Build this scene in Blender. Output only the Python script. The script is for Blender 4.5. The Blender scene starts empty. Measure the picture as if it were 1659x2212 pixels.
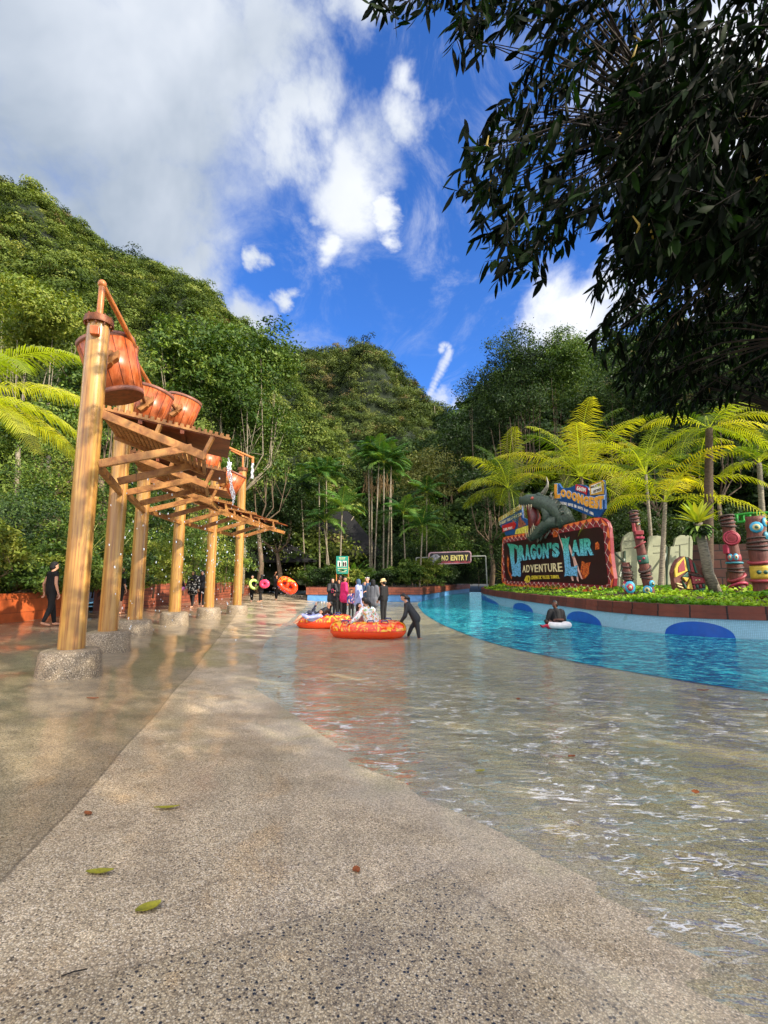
import bpy, bmesh, math, random
import numpy as np
from mathutils import Vector, Matrix
R=math.radians
random.seed(7); rng=np.random.default_rng(11)
scn=bpy.context.scene
COL=scn.collection
# ---------------- camera ----------------
F=1056.0; CU=829.5; CV=1106.0; TH=math.atan(146/1056); H=1.45
cd=bpy.data.cameras.new('camera'); cam=bpy.data.objects.new('camera',cd); COL.objects.link(cam)
cd.sensor_fit='HORIZONTAL'; cd.sensor_width=36; cd.lens=36*F/1659
cam.location=(0,0,H); cam.rotation_euler=(math.pi/2+TH,0,0)
cd.clip_end=3000; cd.clip_start=.05
scn.camera=cam
# ---------------- light ----------------
SUN_EL=R(31); SUN_AZ=R(122)         # azimuth clockwise from +Y (view direction)
sd=bpy.data.lights.new('sun','SUN'); sun=bpy.data.objects.new('sun',sd); COL.objects.link(sun)
sd.energy=4.3; sd.angle=R(.6); sd.color=(1,.88,.72)
sv=Vector((math.sin(SUN_AZ)*math.cos(SUN_EL),math.cos(SUN_AZ)*math.cos(SUN_EL),math.sin(SUN_EL)))
sun.rotation_euler=(-sv).to_track_quat('-Z','Y').to_euler()
scn.view_settings.view_transform='Standard'; scn.view_settings.look='None'
scn.view_settings.exposure=0.8; scn.view_settings.gamma=1
def ray(u,v):
    x=(u-CU)/F; z=-(v-CV)/F; c,s=math.cos(TH),math.sin(TH)
    return Vector((x,c-z*s,s+z*c))
def P3(u,v,Y):
    d=ray(u,v); t=Y/d.y; return Vector((d.x*t,Y,H+d.z*t))
def G(u,v,z=0):
    d=ray(u,v); t=(z-H)/d.z; return Vector((d.x*t,d.y*t,z))
def lin(c):
    if isinstance(c,str):
        c=[int(c[i:i+2],16)/255 for i in (0,2,4)]
    return tuple(x/12.92 if x<=.04045 else ((x+.055)/1.055)**2.4 for x in c)
# ---------------- world: sky and clouds ----------------
w=bpy.data.worlds.new('World'); scn.world=w; w.use_nodes=True
class NT:
    def __init__(s,nt): s.t=nt; s.n=nt.nodes; s.l=nt.links
    def node(s,typ,ins=None,**kw):
        n=s.n.new(typ)
        for k,v in kw.items(): setattr(n,k,v)
        for k,v in (ins or {}).items():
            i=n.inputs[k]
            if isinstance(v,bpy.types.NodeSocket): s.l.new(v,i)
            else: i.default_value=v
        return n
    def math(s,op,a,b=None,c=None,clamp=False):
        n=s.node('ShaderNodeMath',{0:a},operation=op,use_clamp=clamp)
        for i,x in ((1,b),(2,c)):
            if x is None: continue
            if isinstance(x,bpy.types.NodeSocket): s.l.new(x,n.inputs[i])
            else: n.inputs[i].default_value=x
        return n.outputs[0]
    def rng(s,v,a,b,c=0.,d=1.,smooth=True):
        n=s.node('ShaderNodeMapRange',{0:v,1:a,2:b,3:c,4:d}); n.interpolation_type='SMOOTHSTEP' if smooth else 'LINEAR'
        return n.outputs[0]
    def mix(s,f,a,b,blend='MIX'):
        n=s.n.new('ShaderNodeMix'); n.data_type='RGBA'; n.blend_type=blend
        for i,x in ((0,f),(6,a),(7,b)):
            if isinstance(x,bpy.types.NodeSocket): s.l.new(x,n.inputs[i])
            elif i==0: n.inputs[0].default_value=x
            else: n.inputs[i].default_value=(*x,1) if len(x)==3 else x
        return n.outputs[2]
    def noise(s,vec,scale,detail=4,rough=.55,dist=0,out=0):
        n=s.node('ShaderNodeTexNoise',{'Scale':scale,'Detail':detail,'Roughness':rough,'Distortion':dist})
        if vec is not None: s.l.new(vec,n.inputs['Vector'])
        return n.outputs[out]
    def mapping(s,vec,scale=(1,1,1),loc=(0,0,0),rot=(0,0,0)):
        n=s.node('ShaderNodeMapping',{'Scale':scale,'Location':loc,'Rotation':rot}); s.l.new(vec,n.inputs[0]); return n.outputs[0]
    def ramp(s,f,stops):
        n=s.node('ShaderNodeValToRGB',{0:f}); cr=n.color_ramp
        while len(cr.elements)<len(stops): cr.elements.new(.5)
        for e,(p,c) in zip(cr.elements,stops): e.position=p; e.color=(*c,1)
        return n.outputs[0]
W=NT(w.node_tree)
for n in list(W.n): W.n.remove(n)
sky=W.node('ShaderNodeTexSky',sky_type='NISHITA'); sky.sun_disc=False
sky.sun_elevation=SUN_EL; sky.sun_rotation=SUN_AZ; sky.air_density=1.0; sky.dust_density=.3; sky.ozone_density=3
tc=W.node('ShaderNodeTexCoord').outputs['Generated']
skyc=W.mix(1.0,sky.outputs[0],(.42,.84,1.50),'MULTIPLY')
n1=W.noise(tc,3.2,7,.6,.25,out=1)
off=W.node('ShaderNodeVectorMath',{0:n1,1:(.5,.5,.5)},operation='SUBTRACT').outputs[0]
off=W.node('ShaderNodeVectorMath',{0:off,'Scale':.34},operation='SCALE').outputs[0]
pd=W.node('ShaderNodeVectorMath',{0:tc,1:off},operation='ADD').outputs[0]
blobs=[(-150,0,520),(150,150,430),(380,120,330),(60,480,330),(300,430,240),(420,580,100),(590,130,150),(690,300,110),
 (775,430,125),(850,500,50),(880,300,75),(860,200,60),(780,90,90),(540,690,80),(370,590,60),(640,645,38),(620,270,110),(700,500,55),(560,520,40),(1200,670,125),(1300,600,90),
 (880,900,60),(1330,500,60),(1500,250,240),(1750,700,300)]
fine=[(962+9*math.cos(a*.6)+0,757-12*math.sin(a*.6),9) for a in range(-1,6)]+[(972-a*3.6,760+a*7.5,11+2.5*math.sin(a*.3)) for a in range(0,13)]+[(372,578,40),(400,590,30),(955,860,34),(990,872,26)]
acc=None
for (u,v,r) in blobs:
    d=ray(u,v); k=d.length; d.normalize()
    dist=W.node('ShaderNodeVectorMath',{0:pd,1:tuple(d)},operation='DISTANCE').outputs['Value']
    m=W.rng(dist,r/F/k*1.15,0.,0.,1.,False)
    acc=m if acc is None else W.math('MAXIMUM',acc,m)
n2=W.noise(tc,7.,9,.66,.3)
acc2=None
for (u,v,r) in fine:
    d=ray(u,v); k=d.length; d.normalize()
    dist=W.node('ShaderNodeVectorMath',{0:tc,1:tuple(d)},operation='DISTANCE').outputs['Value']
    m=W.rng(dist,r/F/k*1.5,0.,0.,1.,False)
    acc2=m if acc2 is None else W.math('MAXIMUM',acc2,m)
fmask=W.rng(W.math('ADD',acc2,W.math('MULTIPLY',W.math('SUBTRACT',W.noise(tc,30,6,.7),.5),1.5)),.22,1.0,0,.75)
acc=W.math('MULTIPLY',acc,1.12)
cm=W.math('ADD',acc,W.math('MULTIPLY',W.math('SUBTRACT',n2,.5),.98))
mask=W.math('MAXIMUM',W.rng(cm,.03,.82),fmask)
wisp=W.rng(W.noise(W.mapping(tc,(2.2,2,3)),2.0,9,.68,.9),.47,.78,0,.55)
mask=W.math('MAXIMUM',mask,wisp)
# unseen cloud added outside the view, extra bright to fill the shade
vdir=ray(830,900); vdir.normalize()
side=W.rng(W.node('ShaderNodeVectorMath',{0:tc,1:tuple(vdir)},operation='DOT_PRODUCT').outputs['Value'],.55,.3)
fill_cloud=W.math('MULTIPLY',W.rng(W.noise(tc,2.2,6,.6,.2),.42,.55),side)
mask=W.math('MAXIMUM',mask,fill_cloud)
n3=W.noise(tc,2.6,5,.55,.4)
dark=ray(60,560); dark.normalize()
dd=W.node('ShaderNodeVectorMath',{0:tc,1:tuple(dark)},operation='DISTANCE').outputs['Value']
shade=W.math('ADD',W.rng(dd,.12,.85,.0,.75,False),W.math('MULTIPLY',W.math('SUBTRACT',n3,.42),1.5),clamp=True)
ccol0=W.ramp(shade,[(0,(2.3,2.75,3.4)),(.42,(4.0,4.35,4.9)),(1,(6.4,6.5,6.7))])
ccol=W.mix(side,ccol0,(17.,16.,15.))  # unseen clouds set far brighter than the visible ones, as fill light
csun=W.mix(mask,skyc,ccol)
bg=W.node('ShaderNodeBackground',{0:csun,1:.105})
W.l.new(bg.outputs[0],W.node('ShaderNodeOutputWorld').inputs[0])
# ---------------- object helpers ----------------
def tag(o,label=None,cat=None,group=None,kind=None):
    if label: o['label']=label
    if cat: o['category']=cat
    if group: o['group']=group
    if kind: o['kind']=kind
    return o
def empty(name,loc,label,cat,group=None):
    o=bpy.data.objects.new(name,None); COL.objects.link(o); o.location=loc
    return tag(o,label,cat,group)
def link(name,me,mats,parent=None):
    if not isinstance(mats,(list,tuple)): mats=[mats]
    for m in mats: me.materials.append(m)
    o=bpy.data.objects.new(name,me); COL.objects.link(o)
    if parent is not None:
        o.parent=parent
        me.transform(Matrix.Translation(-world_loc(parent)))
    return o
def world_loc(o):
    l=Vector(o.location)
    while o.parent: o=o.parent; l=l+Vector(o.location)
    return l
def np_mesh(V,Fq,cols=None,smooth=False):
    V=np.asarray(V,np.float32); Fq=np.asarray(Fq,np.int32)
    me=bpy.data.meshes.new('m'); n,k=Fq.shape
    me.vertices.add(len(V)); me.vertices.foreach_set('co',V.ravel())
    me.loops.add(n*k); me.loops.foreach_set('vertex_index',Fq.ravel())
    me.polygons.add(n); me.polygons.foreach_set('loop_start',np.arange(0,n*k,k,dtype=np.int32))
    try: me.polygons.foreach_set('loop_total',np.full(n,k,np.int32))
    except Exception: pass
    if smooth: me.polygons.foreach_set('use_smooth',np.ones(n,bool))
    me.update(calc_edges=True)
    if cols is not None:
        a=me.attributes.new('col','FLOAT_COLOR','FACE'); c=np.ones((n,4),np.float32); c[:,:3]=cols
        a.data.foreach_set('color',c.ravel())
    return me
class MB:
    """collects shapes (world coordinates) into one mesh"""
    def __init__(s): s.v=[]; s.f=[]; s.mi=[]; s.sm=[]
    def add(s,vs,fs,mi=0,sm=False):
        b=len(s.v); s.v+= [tuple(x) for x in vs]; s.f+=[tuple(b+i for i in f) for f in fs]; s.mi+=[mi]*len(fs); s.sm+=[sm]*len(fs)
    def box(s,c,size,rz=0,mi=0,M=None):
        c=Vector(c); hx,hy,hz=[q/2 for q in size]
        M=M or Matrix.Rotation(rz,3,'Z')
        vs=[c+M@Vector((x*hx,y*hy,z*hz)) for z in(-1,1) for y in(-1,1) for x in(-1,1)]
        s.add(vs,[(0,2,3,1),(4,5,7,6),(0,1,5,4),(2,6,7,3),(0,4,6,2),(1,3,7,5)],mi)
    def beam(s,a,b,w,h,mi=0,up=(0,0,1)):
        a=Vector(a);b=Vector(b);d=(b-a); L=d.length; d.normalize(); x=d.cross(Vector(up))
        if x.length<1e-4: x=Vector((1,0,0))
        x.normalize(); z=x.cross(d)
        M=Matrix((x,d,z)).transposed()
        s.box((a+b)/2,(w,L,h),M=M,mi=mi)
    def tube(s,pts,rs,n=10,mi=0,caps=True,squash=1.):
        pts=[Vector(p) for p in pts]
        if not isinstance(rs,(list,tuple)): rs=[rs]*len(pts)
        vs=[];fs=[]; px=None
        for i,p in enumerate(pts):
            d=(pts[min(i+1,len(pts)-1)]-pts[max(i-1,0)])
            if d.length<1e-9: d=Vector((0,0,1))
            d.normalize()
            x=(px if px is not None else (Vector((1,0,0)) if abs(d.x)<.9 else Vector((0,1,0))))
            x=(x-d*x.dot(d)); x.normalize(); px=x; y=d.cross(x)
            for k in range(n):
                a=2*math.pi*k/n; vs.append(p+(x*math.cos(a)+y*math.sin(a)*squash)*rs[i])
        for i in range(len(pts)-1):
            for k in range(n):
                k2=(k+1)%n; fs.append((i*n+k,i*n+k2,(i+1)*n+k2,(i+1)*n+k))
        if caps: fs.append(tuple(range(n-1,-1,-1))); fs.append(tuple((len(pts)-1)*n+k for k in range(n)))
        s.add(vs,fs,mi,True)
    def lathe(s,c,prof,n=32,mi=0,M=None,jit=0):
        c=Vector(c); vs=[];fs=[]; M=M or Matrix.Identity(3)
        for (r,z) in prof:
            for k in range(n):
                a=2*math.pi*k/n; rr=r*(1+jit*math.sin(3*a+z*2)); vs.append(c+M@Vector((rr*math.cos(a),rr*math.sin(a),z)))
        for i in range(len(prof)-1):
            for k in range(n):
                k2=(k+1)%n; fs.append((i*n+k,i*n+k2,(i+1)*n+k2,(i+1)*n+k))
        fs.append(tuple(range(n-1,-1,-1))); fs.append(tuple((len(prof)-1)*n+k for k in range(n)))
        s.add(vs,fs,mi,True)
    def ell(s,c,rad,n=12,mi=0,M=None):
        prof=[(math.sin(math.pi*i/n)*1.0+1e-4,-math.cos(math.pi*i/n)) for i in range(n+1)]
        c=Vector(c); vs=[];fs=[]; M=M or Matrix.Identity(3); m=n*2
        for (r,z) in prof:
            for k in range(m):
                a=2*math.pi*k/m; vs.append(c+M@Vector((r*rad[0]*math.cos(a),r*rad[1]*math.sin(a),z*rad[2])))
        for i in range(n):
            for k in range(m):
                k2=(k+1)%m; fs.append((i*m+k,i*m+k2,(i+1)*m+k2,(i+1)*m+k))
        fs.append(tuple(range(m-1,-1,-1))); fs.append(tuple(n*m+k for k in range(m)))
        s.add(vs,fs,mi,True)
    def torus(s,c,Rr,r,M=None,n=28,m=10,mi=0,sx=1,sy=1):
        c=Vector(c); M=M or Matrix.Identity(3); vs=[];fs=[]
        for i in range(n):
            a=2*math.pi*i/n
            for k in range(m):
                b=2*math.pi*k/m; q=Rr+r*math.cos(b); vs.append(c+M@Vector((q*math.cos(a)*sx,q*math.sin(a)*sy,r*math.sin(b))))
        for i in range(n):
            for k in range(m): fs.append((i*m+k,((i+1)%n)*m+k,((i+1)%n)*m+(k+1)%m,i*m+(k+1)%m))
        s.add(vs,fs,mi,True)
    def mesh(s):
        me=bpy.data.meshes.new('m'); me.from_pydata(s.v,[],s.f)
        me.polygons.foreach_set('material_index',s.mi); me.polygons.foreach_set('use_smooth',s.sm); me.update(); return me
    def build(s,name,mats,parent=None,bevel=0,auto=True):
        me=s.mesh(); o=link(name,me,mats,parent)
        if auto and any(s.sm):
            md=o.modifiers.new('e','EDGE_SPLIT'); md.split_angle=R(42)
        if bevel:
            b=o.modifiers.new('b','BEVEL'); b.width=bevel; b.segments=2; b.limit_method='ANGLE'
        return o
# ---------------- materials ----------------
def newmat(name):
    m=bpy.data.materials.new(name); m.use_nodes=True; t=NT(m.node_tree)
    p=m.node_tree.nodes['Principled BSDF']; return m,t,p
def setc(p,t,name,v):
    i=p.inputs[name]
    if isinstance(v,bpy.types.NodeSocket): t.l.new(v,i)
    elif isinstance(v,(tuple,list)): i.default_value=(*v,1) if len(v)==3 else v
    else: i.default_value=v
def simple(name,c,rough=.5,var=.18,scale=9,bump=.0,spec=.5,metal=0,stretch=(1,1,1),bscale=60):
    m,t,p=newmat(name); c=lin(c) if isinstance(c,str) else c
    co=t.node('ShaderNodeTexCoord').outputs['Object']; co=t.mapping(co,stretch)
    n=t.noise(co,scale,5,.6)
    a=tuple(x*(1-var*1.6) for x in c); b=tuple(min(1,x*(1+var)) for x in c)
    setc(p,t,'Base Color',t.ramp(n,[(.3,a),(.7,b)])); setc(p,t,'Roughness',rough); setc(p,t,'Metallic',metal)
    p.inputs['Specular IOR Level'].default_value=spec
    if bump:
        bn=t.node('ShaderNodeBump',{'Height':t.noise(co,bscale,3),'Strength':bump,'Distance':.01}); t.l.new(bn.outputs[0],p.inputs['Normal'])
    return m
def leafmat(name,rough=.5,trans=.3,tcol=(1.,1.,.35),spec=.4):
    m,t,p=newmat(name)
    a=t.node('ShaderNodeAttribute',attribute_name='col').outputs['Color']
    setc(p,t,'Base Color',a); setc(p,t,'Roughness',rough); p.inputs['Specular IOR Level'].default_value=spec
    tr=t.node('ShaderNodeBsdfTranslucent',{'Color':t.mix(1.,a,tcol,'MULTIPLY')})
    br=t.node('ShaderNodeMixShader',{0:trans,1:p.outputs[0],2:tr.outputs[0]})
    out=m.node_tree.nodes['Material Output']; t.l.new(br.outputs[0],out.inputs[0])
    return m
MLEAF=leafmat('leaf_tree',.55,.24,(1.7,1.6,.4),.3)
MPALM=leafmat('leaf_palm',.4,.42,(1.9,2.0,.4))
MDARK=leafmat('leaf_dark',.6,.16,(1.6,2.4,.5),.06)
MFAR=leafmat('leaf_far',.75,.25,(1.5,1.5,.5),.2)
MBARK=simple('bark','6b5a48',.85,.35,6,.5,stretch=(1,1,.4))
MBARKP=simple('bark_pale','8a806c',.8,.3,5,.3,stretch=(1,1,2.5))
MPALMTR=simple('palm_trunk','8d8574',.85,.45,7,.5,stretch=(1,1,6))
MTRDK=simple('palm_trunk_dark','544537',.9,.45,7,.5,stretch=(1,1,6))
MSOIL=simple('soil','3b2f20',.95,.4,3,.4)
def woodmat(name,c1,c2,c3,rough=.28,sc=(9,9,.28),coat=.3):
    m,t,p=newmat(name); co=t.node('ShaderNodeTexCoord').outputs['Object']
    n=t.noise(t.mapping(co,sc),2.2,8,.65,.6); n2=t.noise(co,1.3,3)
    c=t.ramp(n,[(.28,lin(c3)),(.42,lin(c2)),(.6,lin(c1))]); c=t.mix(t.rng(n2,.4,.7,0,.45),c,lin(c2))
    crk=t.rng(t.noise(t.mapping(co,(22,22,.7)),2.,6,.7,.8),.59,.68)
    c=t.mix(t.math('MULTIPLY',crk,.75),c,lin('3a1c08'))
    setc(p,t,'Base Color',c); setc(p,t,'Roughness',rough); p.inputs['Coat Weight'].default_value=coat; p.inputs['Coat Roughness'].default_value=.12
    bn=t.node('ShaderNodeBump',{'Height':n,'Strength':.35,'Distance':.012}); t.l.new(bn.outputs[0],p.inputs['Normal'])
    return m
MPOST=woodmat('varnished_wood','c39a50','a0713a','5e3516')
MBEAM=woodmat('timber_beam','b88446','935f2e','5e3616',.5,(3,3,3),.05)
MDECKW=woodmat('timber_slats','c08a4e','94622e','5c3716',.6,(3,3,3),0)
MPLATE=woodmat('rust_plate','9a5226','6e3413','3d1a08',.5,(1.4,1.4,1.4),0)
MFLANGE=simple('rusty_metal','7a4526',.5,.35,12,.3,metal=.3)
MPIPE=simple('orange_pipe','c87a3c',.4,.2,12,.1)
def bucketmat():
    m,t,p=newmat('painted_bucket'); co=t.node('ShaderNodeTexCoord').outputs['Object']
    n=t.noise(t.mapping(co,(5,5,.8)),2.,8,.65,.4)
    c=t.ramp(n,[(.3,lin('7e3818')),(.45,lin('b45828')),(.62,lin('cc7446'))])
    setc(p,t,'Base Color',c); setc(p,t,'Roughness',.35); return m
MBUCK=bucketmat(); MGROOVE=simple('plank_groove','5a1c0c',.6)
MBAND=simple('grey_band','8c5a48',.5,.2,8)
# exposed pebble concrete
def pebble(name,light,dark,deck=False,scl=150.):
    m,t,p=newmat(name); co=t.node('ShaderNodeTexCoord').outputs['Object']
    v1=t.node('ShaderNodeTexVoronoi',{'Vector':co,'Scale':scl}); v1c=v1.outputs['Color']
    sep=t.node('ShaderNodeSeparateColor',{0:v1c})
    peb=t.ramp(sep.outputs[0],[(0,lin('3a342e')),(.06,lin('8f8270')),(.30,lin('a89a84')),(.62,lin(dark)),(.85,lin(light)),(1,lin('d9cfc0'))])
    big=t.noise(co,.7,5,.6,.3); mid=t.noise(co,4.,5,.6)
    edge=t.rng(v1.outputs['Distance'],.25,.75,1,.55)
    c=t.mix(1.,peb,t.ramp(mid,[(.3,(.93,.885,.80)),(.7,(1.36,1.31,1.18))]),'MULTIPLY')
    c=t.mix(1.,c,t.node('ShaderNodeCombineColor',{0:edge,1:edge,2:edge}).outputs[0],'MULTIPLY')
    if deck:
        sx=t.node('ShaderNodeSeparateXYZ',{0:co}); X,Y,Z=sx.outputs
        wob=t.math('MULTIPLY',t.math('SUBTRACT',t.noise(co,9,3),.5),.02)
        Xw=t.math('ADD',X,wob)
        l1=t.math('ADD',t.math('ADD',Xw,t.math('MULTIPLY',Y,.24)),1.1)          # slab left of the long joint: l1<0
        l2=t.math('SUBTRACT',t.math('SUBTRACT',Y,t.math('MULTIPLY',Xw,.606)),2.46)    # l2<0 near slab
        l3=t.math('SUBTRACT',t.math('ADD',Y,t.math('MULTIPLY',Xw,1.5)),3.12)
        near=t.math('MULTIPLY',t.rng(l2,.03,-.03),t.rng(l3,.06,-.06))
        left=t.rng(l1,.02,-.02)
        # dark pebbled slab
        v2=t.node('ShaderNodeTexVoronoi',{'Vector':co,'Scale':62.}); s2=t.node('ShaderNodeSeparateColor',{0:v2.outputs['Color']})
        blk=t.math('MULTIPLY',t.math('MULTIPLY',t.rng(s2.outputs[1],.80,.84),t.rng(v2.outputs['Distance'],.45,.3)),t.rng(near,0,1,.35,1))
        c=t.mix(near,c,t.mix(1.,c,(.84,.84,.81),'MULTIPLY'))
        c=t.mix(blk,c,lin('23262b'))
        c=t.mix(left,c,t.mix(1.,c,(.62,.62,.60),'MULTIPLY'))
        # pale worn band along the waterline, grey-green algae tint in the wading area
        zb=t.math('ADD',Z,t.math('MULTIPLY',t.math('SUBTRACT',t.noise(co,1.4,6,.65,1.),.5),.11))
        stv=t.mapping(co,(2.6,.8,1),rot=(0,0,R(-32)))
        st=t.rng(t.noise(stv,1.7,8,.72,1.6),.50,.70,0,.42); c=t.mix(st,c,t.mix(1.,c,(1.45,1.45,1.5),'MULTIPLY'))
        st2=t.rng(t.noise(stv,2.3,7,.7,2.),.55,.72,0,.35); c=t.mix(st2,c,t.mix(1.,c,(.72,.70,.62),'MULTIPLY'))
        pale=t.math('MULTIPLY',t.rng(t.math('ABSOLUTE',zb),.03,.0),.22)
        c=t.mix(pale,c,lin('cfc6b8'))
        c=t.mix(t.math('MULTIPLY',t.rng(zb,.01,-.03),.6),c,t.mix(1.,c,(1.02,1.12,.90),'MULTIPLY'))
        # joints
        def joint(l,mask=None,w_=.012,k=.55):
            q=t.math('MULTIPLY',t.rng(t.math('ABSOLUTE',l),w_,w_*.3),k)
            return t.math('MULTIPLY',q,mask) if mask is not None else q
        j=joint(l1,None,.014,.55)
        c=t.mix(t.math('MAXIMUM',j,t.math('MAXIMUM',joint(l2,t.rng(l3,.08,0),.01,.35),joint(l3,t.rng(l2,.08,0),.02,.25))),c,lin('453c30'))
        tan=t.rng(t.noise(co,1.1,4,.6,1.5),.56,.72,0,.38); c=t.mix(tan,c,t.mix(1.,c,(1.1,.86,.55),'MULTIPLY'))
        wet=t.math('MAXIMUM',t.rng(big,.42,.60),t.rng(l1,.1,-.6))
        wet=t.math('MULTIPLY',wet,t.rng(Y,2.2,5.5,.28,1))
        setc(p,t,'Coat Weight',t.math('MULTIPLY',wet,.8)); setc(p,t,'Coat Roughness',.10)
        rip=t.node('ShaderNodeBump',{'Height':t.noise(t.mapping(co,(1,1,1)),5.5,3,.5,.6),'Strength':.28,'Distance':.02})
        t.l.new(rip.outputs[0],p.inputs['Coat Normal'])
        setc(p,t,'Roughness',t.rng(big,.35,.65,.55,.3)); 
        # puddles on the far walkway etc
    else:
        setc(p,t,'Roughness',.55)
    setc(p,t,'Base Color',c)
    bn=t.node('ShaderNodeBump',{'Height':v1.outputs['Distance'],'Strength':.35,'Distance':.004}); bn.invert=True
    t.l.new(bn.outputs[0],p.inputs['Normal'])
    return m
MDECK=pebble('pebble_deck','d6c9b2','bfae94',True)
MDRUM=pebble('pebble_drum','8c8070','766a5a',scl=95.)
def watermat():
    m,t,p=newmat('wading_water'); co=t.node('ShaderNodeTexCoord').outputs['Object']
    h=t.math('ADD',t.noise(t.mapping(co,(.7,1.7,1),rot=(0,0,R(12))),2.6,3,.5,1.0),t.math('MULTIPLY',t.noise(t.mapping(co,(.8,1.6,1)),8,3,.5,.6),.35))
    bn=t.node('ShaderNodeBump',{'Height':h,'Strength':1.,'Distance':.11})
    gl=t.node('ShaderNodeBsdfGlossy',{'Color':(1,1,1,1),'Roughness':.03,'Normal':bn.outputs[0]})
    tr=t.node('ShaderNodeBsdfTransparent',{'Color':(.97,1.,.97,1)})
    fr=t.node('ShaderNodeFresnel',{'IOR':1.5,'Normal':bn.outputs[0]})
    mx=t.node('ShaderNodeMixShader',{0:t.math('MINIMUM',t.math('MULTIPLY',fr.outputs[0],1.0),.42),1:tr.outputs[0],2:gl.outputs[0]})
    # sky glints on the ripples, painted as streaks of white diffuse colour
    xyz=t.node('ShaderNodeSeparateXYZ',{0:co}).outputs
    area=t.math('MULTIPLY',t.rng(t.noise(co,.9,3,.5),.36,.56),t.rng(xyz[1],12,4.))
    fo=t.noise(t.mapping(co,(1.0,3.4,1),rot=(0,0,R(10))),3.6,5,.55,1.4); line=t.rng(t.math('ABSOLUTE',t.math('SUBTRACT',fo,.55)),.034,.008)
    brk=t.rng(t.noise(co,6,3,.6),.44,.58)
    glint=t.math('MULTIPLY',t.math('MULTIPLY',line,brk),t.math('MULTIPLY',area,.85))
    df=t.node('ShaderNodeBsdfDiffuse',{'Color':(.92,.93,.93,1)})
    mx=t.node('ShaderNodeMixShader',{0:glint,1:mx.outputs[0],2:df.outputs[0]})
    t.l.new(mx.outputs[0],m.node_tree.nodes['Material Output'].inputs[0]); return m
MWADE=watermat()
def poolmat():
    m,t,p=newmat('pool_water'); co=t.node('ShaderNodeTexCoord').outputs['Object']
    w1=t.noise(t.mapping(co,(1,1.3,1)),3.2,4,.55,1.2); w2=t.noise(co,9,3,.55,.8)
    q=t.math('ADD',t.math('MULTIPLY',w1,.6),t.math('MULTIPLY',w2,.4))
    c=t.ramp(q,[(.40,lin('00485c')),(.47,lin('007288')),(.53,lin('0a98a6')),(.60,lin('60d0cc'))])  # light refracted by ripples, painted as teal mottling in the base colour
    setc(p,t,'Base Color',c); setc(p,t,'Roughness',.06); p.inputs['IOR'].default_value=1.33
    bn=t.node('ShaderNodeBump',{'Height':t.math('ADD',w1,t.math('MULTIPLY',w2,.5)),'Strength':.9,'Distance':.12}); t.l.new(bn.outputs[0],p.inputs['Normal'])
    return m
MPOOL=poolmat()
def brickmat(name,c1,c2,mor,bw=.42,bh=.13,coord='Object',ms=.012):
    m,t,p=newmat(name); co=t.node('ShaderNodeUVMap').outputs[0]
    b=t.node('ShaderNodeTexBrick',{'Vector':co,'Color1':(*lin(c1),1),'Color2':(*lin(c2),1),'Mortar':(*lin(mor),1),'Scale':1.,'Mortar Size':ms,'Brick Width':bw,'Row Height':bh,'Bias':0.})
    n=t.noise(co,3.,6,.6); c=t.mix(1.,b.outputs[0],t.ramp(n,[(.3,(.6,.6,.62)),(.7,(1.15,1.12,1.1))]),'MULTIPLY')
    setc(p,t,'Base Color',c); setc(p,t,'Roughness',.6)
    bn=t.node('ShaderNodeBump',{'Height':b.outputs[1],'Strength':.5,'Distance':.01}); bn.invert=True; t.l.new(bn.outputs[0],p.inputs['Normal'])
    return m
MTERRA=brickmat('terracotta_blocks','a0583c','8a4a34','50302a',.62,.16)
MBROWN=brickmat('brown_blocks','7c3e2c','622c1d','24100a',.8,.24,ms=.022)
MORANGE=brickmat('orange_paint_sunlit','c4622e','b45626','7a3416',1.6,.36,ms=.006)  # brighter orange is mostly sunlight put into the wall colour
MROCKW=brickmat('dark_stone_wall','5c3528','46251c','22120e',1.3,.42,ms=.03)
def tilemat(name,c):
    m,t,p=newmat(name); co=t.node('ShaderNodeUVMap').outputs[0]
    b=t.node('ShaderNodeTexBrick',{'Vector':co,'Color1':(*lin(c),1),'Color2':(*[x*.88 for x in lin(c)],1),'Mortar':(*[x*.6 for x in lin(c)],1),'Scale':1.,'Mortar Size':.0035,'Brick Width':.04,'Row Height':.04})
    b.offset=0
    st=t.rng(t.noise(co,2.2,6,.65,.5),.60,.72); c2=t.mix(t.math('MULTIPLY',st,.35),b.outputs[0],lin('5d7f7c'))
    setc(p,t,'Base Color',c2); setc(p,t,'Roughness',.25); return m
MTILE=tilemat('pale_blue_tiles','9ecbe0'); MTILEB=simple('blue_paint','0f55b4',.35,.1,4)
MBLUEW=simple('blue_wall_paint','5f98d2',.4,.15,3)
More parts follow.
